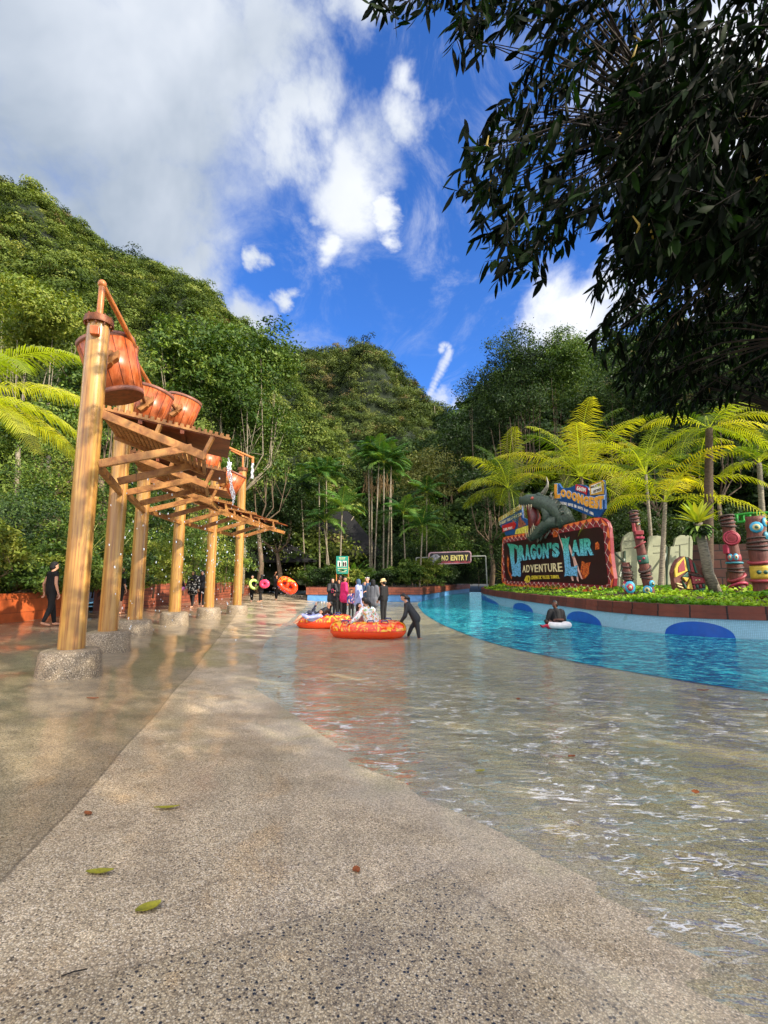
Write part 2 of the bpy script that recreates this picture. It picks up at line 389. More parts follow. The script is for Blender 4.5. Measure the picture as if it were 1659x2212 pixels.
# ---------------- ribbon walls with uv along the length ----------------
def smooth_path(pts,n=8):
    pts=[Vector((*p,0)) if len(p)==2 else Vector(p) for p in pts]; out=[]
    P=[pts[0]*2-pts[1]]+pts+[pts[-1]*2-pts[-2]]
    for i in range(1,len(P)-2):
        for k in range(n):
            t=k/n; a,b,c,d=P[i-1:i+3]
            out.append(.5*((2*b)+(c-a)*t+(2*a-5*b+4*c-d)*t*t+(3*b-a-3*c+d)*t*t*t))
    out.append(pts[-1]); return out
def ribbon(name,path,prof,mat,parent=None,side=1):
    """sweep profile [(offset to the left, z)] along a ground path; uv = metres"""
    n=len(path); m=len(prof); V=[];Fs=[];L=[0]
    for i in range(1,n): L.append(L[-1]+(path[i]-path[i-1]).length)
    for i,p in enumerate(path):
        d=path[min(i+1,n-1)]-path[max(i-1,0)]; d.z=0; d.normalize(); nx=Vector((-d.y,d.x,0))*side
        for o,z in prof: V.append(p+nx*o+Vector((0,0,z)))
    for i in range(n-1):
        for k in range(m-1): Fs.append((i*m+k,(i+1)*m+k,(i+1)*m+k+1,i*m+k+1))
    Fs.append(tuple(range(m))); Fs.append(tuple((n-1)*m+k for k in range(m-1,-1,-1)))
    me=bpy.data.meshes.new('m'); me.from_pydata([tuple(v) for v in V],[],Fs)
    uv=me.uv_layers.new(name='UVMap'); pl=[0]
    for k in range(1,m): pl.append(pl[-1]+math.hypot(prof[k][0]-prof[k-1][0],prof[k][1]-prof[k-1][1]))
    for p in me.polygons:
        for li in p.loop_indices:
            vi=me.loops[li].vertex_index; uv.data[li].uv=(L[vi//m],pl[vi%m])
    me.update(); return link(name,me,mat,parent)
# ================= GROUND =================
def interp(tab,y):
    if y<=tab[0][0]: return tab[0][1]
    for (a,b),(c,d) in zip(tab,tab[1:]):
        if y<=c: return b+(d-b)*(y-a)/(c-a)
    return tab[-1][1]
XE=[(-14,30),(-4,22),(1,14),(2.5,10.6),(4.5,7.0),(5.5,5.9),(6.57,4.96),(7.2,4.45),(8.08,3.9),(9.49,3.2),(11.93,2.43),(15.8,1.95),(19,1.78),(22.5,1.75),(29.6,2.0),(34.1,2.63)]
XS=[(-14,8),(-4,5),(1,1.6),(2.2,1.1),(2.69,.9),(3.05,.66),(3.53,.30),(4.22,-.12),(4.96,-.65),(7.04,-1.7),(9.49,-2.35),(13,-2.9),(20.2,-3.56),(34.1,-4.6),(60,-5)]
def smooth_tab(tab):
    p=smooth_path([(b,a) for a,b in tab],6); return [(q.y,q.x) for q in p]
XE=smooth_tab(XE); XS=smooth_tab(XS)
def gz(x,y):
    xs=interp(XS,y); xe=interp(XE,min(y,34.1))
    if x>xs:
        t=min(1,(x-xs)/max(.5,(xe-xs))); return -.075*min(1,t*1.6)*(1 if t<.93 else (1-t)/.07*.85+.15)
    d=(xs-x)*.85; return .55*(1-math.exp(-.2*d))*d/(d+1.0)+.02*math.sin(x*2.3+y*1.1)*math.sin(y*1.9-x*.7)*min(1,d)+.006*math.sin(x*5.1+2*math.sin(y*2.2))*min(1,d)
ys=[-14+i*1.0 for i in range(13)]+[-1+.25*i for i in range(0,44)]+[10+.6*i for i in range(0,41)]
ys=[y for y in ys if y<34.1]+[34.1]
us=[i/110 for i in range(111)]
V=[];Fs=[]
for y in ys:
    xe=interp(XE,y); xl=-14
    for u in us:
        x=xe-(xe-xl)*(u**1.0); V.append((x,y,gz(x,y)))
n=len(us)
for i in range(len(ys)-1):
    for k in range(n-1): Fs.append((i*n+k,(i+1)*n+k,(i+1)*n+k+1,i*n+k+1))
# skirt along the pool edge
b=len(V)
for i,y in enumerate(ys):
    x=interp(XE,y); V.append((x+1.3,y-.4,-.1))
for i in range(len(ys)-1): Fs.append((i*n,b+i,b+i+1,(i+1)*n))
# walkway going on past the planters
b=len(V); wy=[34.1+1.2*i for i in range(25)]; wx=[-14+.75*i for i in range(13)]
for y in wy:
    for x in wx: V.append((x,y,gz(x,34.1)))
for i in range(len(wy)-1):
    for k in range(len(wx)-1): Fs.append((b+i*13+k,b+i*13+k+1,b+(i+1)*13+k+1,b+(i+1)*13+k))
me=bpy.data.meshes.new('m'); me.from_pydata(V,[],Fs); me.polygons.foreach_set('use_smooth',[True]*len(Fs)); me.update()
bm=bmesh.new(); bm.from_mesh(me); bmesh.ops.recalc_face_normals(bm,faces=bm.faces); bm.to_mesh(me); bm.free()
if me.polygons[0].normal.z<0: me.flip_normals()
tag(link('pool_deck',me,MDECK),kind='structure')
# wading water sheet and deep pool water, both at z=0
V=[];Fs=[]; cols=24
for i,y in enumerate(ys):
    a=interp(XE,y)+.0; c=interp(XS,y)-.6
    for k in range(cols+1): V.append((a+(c-a)*k/cols,y,0.0))
for i in range(len(ys)-1):
    for k in range(cols): Fs.append((i*(cols+1)+k,(i+1)*(cols+1)+k,(i+1)*(cols+1)+k+1,i*(cols+1)+k+1))
me=bpy.data.meshes.new('m'); me.from_pydata(V,[],Fs); me.update()
if me.polygons[0].normal.z<0: me.flip_normals()
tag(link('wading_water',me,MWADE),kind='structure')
WALL=smooth_path([(34,7),(26,9),(18,10.3),(13,11.3),(9.41,12.2),(7.9,13.2),(7.0,15.2),(6.75,19),(6.6,25),(6.95,34),(8.8,44),(13,56)],10)
BANK=smooth_path([(2.63,34.1),(4.3,40),(6.4,48),(10,58)],6)
edge=[Vector((interp(XE,y),y,0)) for y in ys]
out=[(p.x,p.y,0.) for p in edge]+[(p.x,p.y,0.) for p in BANK[1:]]+[(p.x+.05,p.y,0.) for p in reversed(WALL)]+[(40,-14,0)]
bm=bmesh.new(); f=bm.faces.new([bm.verts.new(q) for q in out]); bmesh.ops.triangulate(bm,faces=[f]); 
me=bpy.data.meshes.new('m'); bm.to_mesh(me); bm.free()
if me.polygons[0].normal.z<0: me.flip_normals()
tag(link('pool_water',me,MPOOL),kind='structure')
# earth under and around everything, to the horizon
me=np_mesh([(-1500,-1500,-1.3),(1500,-1500,-1.3),(1500,1500,-1.3),(-1500,1500,-1.3)],[(0,1,2,3)])
tag(link('ground',me,simple('earth','2c2a17',.95,.3,.05)),kind='structure')
# ---------------- right planter ----------------
pw=empty('planter_wall',(7,13,0),'long curved pale blue tiled pool wall topped with brown blocks, in front of the big sign','wall')
ribbon('tiled_face',WALL,[(0,-.35),(0,.46)],MTILE,pw,-1)
ribbon('block_course',WALL,[(0.02,.46),(-.05,.46),(-.05,.605),(.02,.605),(.02,.465)],MBROWN,pw,-1)
ribbon('coping',WALL,[(0.02,.605),(-.015,.605),(-.015,.79),(.28,.79),(.28,.61)],MBROWN,pw,-1)
# painted blue waves on the tiles
L=[0]
for i in range(1,len(WALL)): L.append(L[-1]+(WALL[i]-WALL[i-1]).length)
def wall_at(s):
    s=max(0,min(L[-1]-1e-4,s))
    for i in range(1,len(L)):
        if s<=L[i]:
            t=(s-L[i-1])/(L[i]-L[i-1]); p=WALL[i-1].lerp(WALL[i],t); d=(WALL[i]-WALL[i-1]).normalized(); return p,d
def uof(p):
    c,s=math.cos(TH),math.sin(TH); z=p.z-H; dep=p.y*c+z*s; return CU+F*p.x/dep
def s_of_u(u):
    best=None
    for k in range(3000):
        s=L[-1]*k/3000; p,_=wall_at(s)
        if p.y<11.5 and p.x>10 and False: continue
        e=abs(uof(p)-u)
        if p.y>11.8 and (best is None or e<best[0]): best=(e,s)
    return best[1]
for (u0,u1,h) in [(1436,1590,.37),(1224,1300,.36),(1108,1152,.34),(1058,1078,.34),(1047,1052,.34)]:
    s0,s1=s_of_u(u1),s_of_u(u0)
    if s1-s0<.3: s1=s0+1.6
    V=[];Fs=[];N=40
    for k in range(N+1):
        p,d=wall_at(s0+(s1-s0)*k/N); nx=Vector((d.y,-d.x,0))*-1; 
        hh=h*math.sqrt(max(0,1-(2*k/N-1)**2))*1.0
        q=p-nx*(-.004) if False else p+Vector((-d.y,d.x,0))*-(-.004)
        q=p+(Vector((d.y,-d.x,0))*-.004 if Vector((d.y,-d.x,0)).dot(Vector((0,0,0))-p)<0 else Vector((d.y,-d.x,0))*.004)
        V+=[(q.x,q.y,-.1),(q.x,q.y,hh)]
    for k in range(N): Fs.append((2*k,2*k+2,2*k+3,2*k+1))
    me=bpy.data.meshes.new('m'); me.from_pydata(V,[],Fs); me.update(); link('painted_wave',me,MTILEB,pw)
# soil inside the planter (raised bed)
def bed(name,inner,far,z0,z1,mat,n=10):
    V=[];Fs=[]
    for p,q in zip(inner,far):
        for k in range(n+1):
            t=k/n; r=Vector(p).lerp(Vector(q),t); V.append((r.x,r.y,z0+(z1-z0)*min(1,t*n*.25)+.06*math.sin(r.x*1.7+r.y)*min(1,t*4)))
    for i in range(len(inner)-1):
        for k in range(n): Fs.append((i*(n+1)+k,(i+1)*(n+1)+k,(i+1)*(n+1)+k+1,i*(n+1)+k+1))
    me=bpy.data.meshes.new('m'); me.from_pydata(V,[],Fs); me.update()
    if sum(p.normal.z for p in me.polygons)<0: me.flip_normals()
    for p in me.polygons: p.use_smooth=True
    return tag(link(name,me,mat),kind='structure')
inner=[];far=[]
for i,p in enumerate(WALL):
    d=WALL[min(i+1,len(WALL)-1)]-WALL[max(i-1,0)]; d.normalize(); nx=Vector((d.y,-d.x,0))
    inner.append(p+nx*.27); far.append(Vector((34+i*.05,13+34*i/len(WALL),0)))
bed('planter_soil',inner,far,.72,.93,MSOIL)
# ---------------- left garden wall and bank ----------------
LW=smooth_path([(-10.6,-4),(-10.2,6),(-10.0,12.5),(-10.1,19.5),(-10.0,26.4),(-10.6,37),(-12.5,50)],8)
lowp=[p for p in LW if p.y<=17.2]; hip=[p for p in LW if p.y>=16.9]
a=ribbon('garden_wall',lowp,[(-.0,.2),(0,1.08),(-.3,1.08),(-.3,.2)],MORANGE,None,-1); tag(a,'low garden wall painted sunlit orange at the far left behind the nearest posts','wall')
a=ribbon('garden_wall',hip,[(.02,.2),(.02,1.27),(-.3,1.27),(-.3,.2)],MTERRA,None,-1); tag(a,'terracotta block wall in its shaded colour along the walkway behind the farther posts','wall')  # terracotta against orange here is mostly shade put into the colour
a=ribbon('rock_ledge',[p+Vector((-1.0,0,0)) for p in lowp if p.y>4],[(0,.8),(0.05,1.35),(-.25,1.5),(-.5,1.45)],MTERRA,None,-1); tag(a,'rough reddish rock ledge just above the orange wall','wall')
farL=[Vector((-46,p.y-2,0)) for p in LW]
V=[];Fs=[];n=14
for i,p in enumerate(LW):
    for k in range(n+1):
        t=k/n; r=(p+Vector((-.28,0,0)))  .lerp(farL[i],t); V.append((r.x,r.y,1.0+12*t**1.1+.35*math.sin(r.x*.9+r.y*.7)*min(1,t*5)))
for i in range(len(LW)-1):
    for k in range(n): Fs.append((i*(n+1)+k,(i+1)*(n+1)+k,(i+1)*(n+1)+k+1,i*(n+1)+k+1))
me=bpy.data.meshes.new('m'); me.from_pydata(V,[],Fs); me.update()
if sum(p.normal.z for p in me.polygons)<0: me.flip_normals()
tag(link('garden_bank',me,simple('bank_soil','4a4322',.95,.4,.8,.3)),kind='structure')
def bankz(x,y): t=max(0,(-10.2-x)/36); return 1.0+12*t**1.1
# ---------------- centre planter ----------------
CP=[Vector((-5.3,46,0)),Vector((-5.27,40,0)),Vector((-5.27,34.12,0))]+[Vector((x,34.12,0)) for x in (-3,-1,1,2.6)]+[p for p in BANK[1:]]
cw=empty('planter_wall',(-1,34.1,0),'straight blue painted planter wall with terracotta block top behind the wading group','wall')
ribbon('painted_face',CP,[(0,-.4),(0,.42)],MBLUEW,cw,1)
ribbon('block_top',CP,[(-.1,.42),(-.1,.93),(.3,.93),(.3,.42)],MTERRA,cw,1)
V=[(p.x,p.y,.86) for p in [Vector((-5.0,34.4,0)),Vector((2.5,34.4,0))]+[p+Vector((-.25,.1,0)) for p in BANK[1:]]+[Vector((10,75,0)),Vector((-6,75,0)),Vector((-5,46,0))]]
bm=bmesh.new(); f=bm.faces.new([bm.verts.new(q) for q in V]); me=bpy.data.meshes.new('m'); bm.to_mesh(me); bm.free()
if me.polygons[0].normal.z<0: me.flip_normals()
tag(link('bed_soil',me,MSOIL),kind='structure')
# channel beyond is dark foliage; far ground
# ================= TIPPING BUCKET FRAME =================
POSTS=[(157,216,1365,690,7.0),(235,277,1338,838,9.4),(293,329,1312,855,11.9),(378,398,1305,905,14.5),(452,460,1298,990,17.0),(513,519,1290,1012,19.3)]
fr=empty('water_play_tower',(-5.5,12,.4),'tall frame of six varnished wooden posts with slatted decks on round pebble bases','water play frame')
PX=[];ZT=[5.35,5.45,5.75,5.8,5.7,5.6]
for i,(ub,ut,vb,vt,Y) in enumerate(POSTS):
    p=P3(ub,vb,Y); zt=P3(ut,vt,Y).z if i in (0,4,5) else 5.5
    PX.append((p.x,Y,p.z,zt))
def outward(i):
    a=PX[min(i+1,5)]; b=PX[max(i-1,0)]
    d=Vector((a[0]-b[0],a[1]-b[1],0)).normalized(); return Vector((d.y,-d.x,0))
TOPZ=[]
for i,(x,y,zb,zt) in enumerate(PX):
    g=gz(x,y)
    zb=g+.34
    m=MB(); m.lathe((x,y,0),[(.168,zb-.02),(.160,zb+1.5),(.156,zt-.08)],28); po=m.build('post',MPOST,fr)
    m=MB(); r=.375
    m.lathe((x,y,0),[(r+.03,g-.1),(r+.03,g+.02),(r+.015,g+.15),(r+.005,zb-.05),(r-.02,zb-.005),(r-.07,zb+.012),(.15,zb+.015)],40,jit=.006); m.build('concrete_base',MDRUM,po)
    m=MB(); m.lathe((x,y,0),[(.15,zt-.10),(.205,zt-.10),(.205,zt-.03),(.15,zt-.03)],32)
    m.lathe((x,y,0),[(.195,zt-.028),(.195,zt+.01),(.05,zt+.012)],32)
    for k in range(10):
        a=k*.628; m.lathe((x+.182*math.cos(a),y+.182*math.sin(a),0),[(.014,zt-.14),(.014,zt+.03)],6)
    m.build('cap_flange',MFLANGE,po)
    o=outward(i)
    m=MB(); q=Vector((x,y,zt-.28))+Vector((o.y,-o.x,0))*(.17); m.box(q,(.12,.12,.13),math.atan2(o.y,o.x)); m.build('bracket_block',MBUCK,po,bevel=.01)
    TOPZ.append(zt)
    if i<5:
        # feed pipe from the top of this post out over the bucket
        nx=PX[i+1]; mid=Vector(((x+nx[0])/2,(y+nx[1])/2,0))
        p0=Vector((x,y,zt)); p1=Vector((x,y,zt+.58)); e=mid+outward(i)*.32; p2=Vector((e.x,e.y,zt+.18)); p3=p2-Vector((0,0,.2))
        if i==4: e=Vector((x,y,0))+outward(4)*.9+Vector((.1,1.2,0)); p2=Vector((e.x,e.y,zt+.3)); p3=p2-Vector((0,0,.2))
        m=MB(); m.tube([p0,p1],.045,12); m.tube([p1,p2],.042,12); m.tube([p2,p3],.05,12)
        m.ell(p1,(.062,.062,.07),8); m.ell(p2,(.055,.055,.055),8); m.build('water_pipe',MPIPE,po)
        PX[i]=PX[i]+(p3,)
    else:
        p0=Vector((x,y,zt));p1=Vector((x,y,zt+.5)); p2=p1+Vector((-.5,0,.25)); p3=p2-Vector((0,0,.5))
        m=MB(); m.tube([p0,p1],.04,10); m.tube([p1,p2],.04,10); m.build('water_pipe',MPIPE,po); PX[i]=PX[i]+(p3,)
# ring beams between posts, outward struts, decks
LZ=[]
def pt(i,l,z,along=0):
    o=outward(i) if i<6 else outward(5); a=Vector((-o.y,o.x,0)); x,y=PX[min(i,5)][:2]
    if i>5: x,y=x+a.x*2.2,y+a.y*2.2
    return Vector((x,y,0))+o*l+a*along+Vector((0,0,z))
for i in range(5):
    m=MB(); m.beam(pt(i,.14,3.12),pt(i+1,.05,3.12),.09,.11); m.build('ring_beam',MBEAM,fr,bevel=.008)
for i in range(6):
    m=MB(); m.beam(pt(i,.15,3.14),pt(i,1.42,3.50),.07,.12); m.build('strut',MBEAM,fr,bevel=.008)
    if i<5:
        m=MB(); m.beam(pt(i,.22,3.1,1.15),pt(i,1.4,3.48,1.15),.07,.12); m.build('strut',MBEAM,fr,bevel=.008)
def deck(i,j,zi,zo,li,lo,zi2=None,zo2=None):
    A=pt(i,li,zi); B=pt(i,lo,zo); C=pt(i,li,zi,1.2); D=pt(i,lo,zo,1.2)
    return A,B,C,D
for i in range(6):
    j=i+1
    lo=1.62 if i<3 else 1.42; lu=1.98 if i<3 else 1.55
    A,B,C,D=deck(i,j,3.92,3.38,.12,lo)
    # lower slatted deck
    m=MB(); n=20
    for k in range(n):
        t=(k+.5)/n; p=A.lerp(B,t); q=C.lerp(D,t); w_=(B-A).length/n*.62
        m.beam(p,q,w_,.035)
    m.build('slat_deck',MDECKW,fr)
    m=MB(); m.beam(A+Vector((0,0,-.01)),B+Vector((0,0,-.01)),.07,.13); m.build('edge_beam',MBEAM,fr,bevel=.006)
    m=MB(); m.beam(C+Vector((0,0,-.01)),D+Vector((0,0,-.01)),.07,.13); m.build('edge_beam',MBEAM,fr,bevel=.006)
    m=MB(); m.beam(A.lerp(B,.98),C.lerp(D,.98),.05,.12); m.build('end_beam',MBEAM,fr)
    # upper plate deck with notched rim
    A2,B2,C2,D2=deck(i,j,3.96,3.66,.1,lu)
    m=MB(); n_=(B2-A2).cross(C2-A2).normalized()
    if n_.z<0: n_=-n_
    th=n_*.03
    m.add([A2,B2,D2,C2,A2+th,B2+th,D2+th,C2+th],[(0,1,2,3),(7,6,5,4),(0,4,5,1),(1,5,6,2),(2,6,7,3),(3,7,4,0)])
    m.build('deck_plate',MPLATE,fr)
    m=MB()
    for (P_,Q_) in ((A2,B2),):
        for k in range(22):
            t0=(k+.1)/22; t1=(k+.68)/22; m.beam(P_.lerp(Q_,t0)+th*2.4,P_.lerp(Q_,t1)+th*2.4,.045,.045)
        m.beam(P_+th*1.1,Q_+th*1.1,.05,.035)
    m.build('notched_rim',MBEAM,fr)
    m=MB()
    for t in (.3,.62): m.beam(A2.lerp(B2,t)-n_*.03,C2.lerp(D2,t)-n_*.03,.06,.06)
    m.build('cross_joist',MPLATE,fr)
    m=MB()
    for t in (.45,.86):
        m=MB(); m.beam(A.lerp(B,min(1,t*1.14)),A2.lerp(B2,t),.055,.055,up=(1,0,0)); m.build('prop',MBEAM,fr)
# ================= BUCKETS =================
def bucket(c,tilt,dirv,lab,sc=1.):
    t_=empty('tipping_bucket',c,lab,'bucket','orange tipping buckets hung between the posts')
    ax=dirv; M=Matrix.Rotation(tilt,3,ax)
    rt,rb,h=.43*sc,.345*sc,.92*sc; n=44
    def ring(r,z): return (r,z-h*.5)
    m=MB(); m.lathe(c,[ring(.01,0.03),ring(rb-.01,0.03),ring(rb,0),ring(rb+(rt-rb)*.09,h*.09)],n,M=M)
    b0=m
    m=MB(); m.lathe(c,[ring(rb+.002,h*.0),ring(rb+(rt-rb)*.07+.004,h*.07)],n,1,M=M); 
    prof=[ring(rb+(rt-rb)*.07,h*.07),ring(rb+(rt-rb)*.92,h*.92)]
    m.lathe(c,prof,n,0,M=M)
    m.lathe(c,[ring(rb+(rt-rb)*.92+.004,h*.92),ring(rt+.004,h)],n,1,M=M)
    # plank grooves
    for k in range(14):
        a=2*math.pi*k/14
        p=Vector(c)+M@Vector(((rb+(rt-rb)*.08)*math.cos(a),(rb+(rt-rb)*.08)*math.sin(a),h*.08-h*.5)); q=Vector(c)+M@Vector(((rb+(rt-rb)*.92)*math.cos(a),(rb+(rt-rb)*.92)*math.sin(a),h*.92-h*.5))
        m.tube([p,q],.006,4,2)
    m.build('shell',[MBUCK,MBAND,MGROOVE],t_,auto=False)
    m=MB(); m.lathe(c,[ring(.01,-.004),ring(rb-.012,-.004),ring(rb-.012,.02)],n,M=M); m.build('bottom_plate',MFLANGE,t_)
    # pivot bracket facing the viewer along the row
    for s in (-1,1):
        m=MB(); q=Vector(c)+dirv*s*(rb+.12)
        m.box(q+Vector((0,0,.02)),(.12,.16,.22),math.atan2(dirv.y,dirv.x))
        X=Vector((-dirv.y,dirv.x,0))
        V=[q+dirv*s*.06+X*a+Vector((0,0,b)) for a,b in ((-.16,.16),(.16,-.14),(.06,-.2),(-.16,.02))]
        W_=[p-dirv*s*.14 for p in V]; m.add(V+W_,[(0,1,2,3),(7,6,5,4),(0,4,5,1),(1,5,6,2),(2,6,7,3),(3,7,4,0)])
        m.build('pivot_bracket',MBEAM,t_)
    m=MB(); m.beam(Vector(c)-dirv*(rb+.5),Vector(c)+dirv*(rb+.5),.05,.05); m.build('axle',MFLANGE,t_)
    return t_
def rowdir(i):
    o=outward(i); return Vector((-o.y,o.x,0))
bucket(P3(245,800,8.2),R(-17),rowdir(0),'largest red orange bucket in view, tilted behind the top of the nearest post',1.1)
bucket(P3(320,885,10.6),R(14),rowdir(1),'red orange bucket just left of its twin, between the second and third posts')
bucket(P3(388,897,12.9),R(14),rowdir(2),'red orange bucket beside the pale branches, rightmost of the upper three',1.06)
bucket(P3(445,1000,15.6),R(5),rowdir(3),'mostly hidden red bucket showing just above the second deck edge')
bucket(P3(497,1045,17.6),R(24),rowdir(4),'strongly tipped red bucket near the farthest post')
# ================= FALLING WATER =================
def splashmat():
    m,t,p=newmat('falling_water'); co=t.node('ShaderNodeTexCoord').outputs['Object']
    gl=t.node('ShaderNodeBsdfGlossy',{'Color':(1,1,1,1),'Roughness':.15}); tr=t.node('ShaderNodeBsdfTransparent')
    df=t.node('ShaderNodeBsdfDiffuse',{'Color':(.85,.9,.95,1)})
    a=t.node('ShaderNodeMixShader',{0:.4,1:gl.outputs[0],2:df.outputs[0]})
    f=t.rng(t.noise(t.mapping(co,(30,30,9)),1.5,4),.42,.58,.12,.95)
    mx=t.node('ShaderNodeMixShader',{0:f,1:tr.outputs[0],2:a.outputs[0]}); t.l.new(mx.outputs[0],m.node_tree.nodes['Material Output'].inputs[0]); return m
MSPL=splashmat()
def stream(p,h,r,lab,drift=(0,0,0)):
    m=MB(); pts=[];rs=[]
    for k in range(9):
        t=k/8; pts.append(Vector(p)+Vector((drift[0]*t+.012*math.sin(k*2.1),drift[1]*t+.012*math.cos(k*1.7),-h*t-.25*abs(drift[0])*t*t))); rs.append(r*(1+.18*math.sin(k*1.9)+.2*t))
    m.tube(pts,rs,10); o=m.build('water_stream',MSPL); tag(o,lab,'falling water'); o['kind']='stuff'; return o
for i,l in zip(range(6),['water pouring from the highest pipe into the largest bucket','water falling from the second pipe into a bucket','water falling from the third pipe onto the right bucket','thin water stream from the fourth pipe','thin water stream from the pipe by the tipped bucket','thin water stream at the farthest post']):
    stream(PX[i][4],.42 if i<4 else .6,.043,l)
for k in range(3):
    q=pt(0,1.98,3.66,1.2+.35*k)+Vector((.0,0,.02)); stream(q,.75,.012,'water spilling off the outer end of the nearest deck',(.16,.0,0))
# drops
m=MB()
for k in range(330):
    i=random.choice([0,1,2,3,4,5]); o=outward(i); p=Vector((PX[i][0],PX[i][1],0))+o*random.uniform(.2,2.2)+rowdir(i)*random.uniform(-.2,2)+Vector((0,0,random.uniform(.5,3.6)))
    r=random.uniform(.006,.013); m.tube([p,p-Vector((0,0,r*3))],r,5)
o=m.build('water_drops',MSPL); tag(o,'scattered drops falling under the bucket frame','water drops',kind='stuff')
# ================= FOLIAGE =================
def crand(n): return rng.random(n)
def unit(a): return a/np.maximum(1e-9,np.linalg.norm(a,axis=1,keepdims=True))
def leaf_quads(C,Nn,size,aspect=.45,droop=0.):
    """one bent-diamond quad per centre C with normal Nn; size (n,)"""
    n=len(C); r=unit(rng.normal(size=(n,3))); T=unit(np.cross(Nn,r)); 
    if droop: T=unit(T+np.array([0,0,-droop]))
    B=unit(np.cross(Nn,T)); s=size[:,None]; up=unit(np.cross(T,B))
    V=np.stack([C-T*s*.5,C+B*s*.5*aspect+up*s*.06,C+T*s*.5-up*s*.05,C-B*s*.5*aspect+up*s*.06],1).reshape(-1,3)
    Fq=np.arange(n*4).reshape(n,4); return V,Fq
def palette(cols,n,t=None):
    cols=np.array([lin(c) for c in cols]); t=crand(n) if t is None else np.clip(t,0,1)
    x=t*(len(cols)-1); i=np.minimum(x.astype(int),len(cols)-2); f=(x-i)[:,None]; return cols[i]*(1-f)+cols[i+1]*f
def crown(blobs,n,size,cols,clump=None,clsize=.35,aspect=.45,bias=.6,droop=0.):
    """blobs: list (cx,cy,cz,rx,ry,rz). leaves gathered in clumps near the surface of the blobs"""
    B=np.array(blobs,float); vol=(B[:,3]*B[:,4]*B[:,5])**.67; vol/=vol.sum()
    m=clump or max(8,n//42)
    bi=rng.choice(len(B),m,p=vol); d=unit(rng.normal(size=(m,3))); d[:,2]=np.where(d[:,2]<-.35,-d[:,2]*.6,d[:,2]); d=unit(d)
    rad=(.55+.5*crand(m)**.6)[:,None]
    cc=B[bi,:3]+d*rad*B[bi,3:6]; ct=crand(m); cr=(B[bi,3:6].mean(1)*clsize)*(.6+.8*crand(m))
    k=rng.integers(0,m,n); off=rng.normal(size=(n,3))*cr[k][:,None]*.55; off[:,2]*=.6
    C=cc[k]+off; N=unit(d[k]*bias+unit(rng.normal(size=(n,3)))*.8+np.array([0,0,.35]))
    s=size*(.6+.8*crand(n))
    V,Fq=leaf_quads(C,N,s,aspect,droop); col=palette(cols,n,ct[k]*.65+crand(n)*.35)
    return V,Fq,col,cc
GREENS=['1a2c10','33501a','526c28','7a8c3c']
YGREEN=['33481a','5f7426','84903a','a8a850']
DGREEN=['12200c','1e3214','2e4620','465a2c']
def tree(base,blobs,n,size,cols,label,cat='tree',group=None,trunk=.25,name='tree',mat=None,bark=None,limbs=7,pale=False,leaf_name='crown',aspect=.45,droop=0.,clump=None,clsize=.35):
    n=int(n*2.1); size=size*.64
    t=empty(name,base,label,cat,group); V,Fq,col,cc=crown(blobs,n,size,cols,clump,clsize,aspect,.6,droop)
    me=np_mesh(V,Fq,col); link(leaf_name,me,mat or MLEAF,t)
    if trunk:
        m=MB(); B=np.array(blobs,float); top=Vector(B[:,:3].mean(0)); b=Vector(base)
        fork=b.lerp(top,.45); fork.x=b.x+(fork.x-b.x)*.5; fork.y=b.y+(fork.y-b.y)*.5
        m.tube([b-Vector((0,0,.3)),b.lerp(fork,.4)+Vector((trunk*.8,0,0)),fork],[trunk*1.0,trunk*.75,trunk*.55],10)
        idx=list(range(0,len(cc),max(1,len(cc)//limbs)))[:limbs]
        for i in idx:
            e=fork.lerp(Vector(cc[i]),.8); mid=fork.lerp(e,.5)+Vector(((e.x-fork.x)*.35+random.uniform(-.5,.5),(e.y-fork.y)*.35+random.uniform(-.5,.5),-.22*(e.z-fork.z)))
            m.tube([fork,mid,e],[trunk*.3,trunk*.16,trunk*.05],6)
            for j in range(3):
                e2=mid.lerp(e,random.random())+Vector((random.gauss(0,.5),random.gauss(0,.5),random.gauss(.1,.4)))*((e-fork).length*.22); m.tube([mid.lerp(e,.3*j),e2],[trunk*.1,trunk*.03],5)
        m.build('trunk' if leaf_name=='crown' else 'stem',bark or MBARK,t,auto=False)
    return t
def rblobs(c,R_,n,sq=.7,sub=.5):
    out=[(c[0],c[1],c[2],R_[0]*.7,R_[1]*.7,R_[2]*.7)]
    for i in range(n):
        d=unit(rng.normal(size=(1,3)))[0]; k=sub*(.7+.6*random.random())
        out.append((c[0]+d[0]*R_[0]*.72,c[1]+d[1]*R_[1]*.72,c[2]+d[2]*R_[2]*.72,R_[0]*k,R_[1]*k,R_[2]*k))
    return out
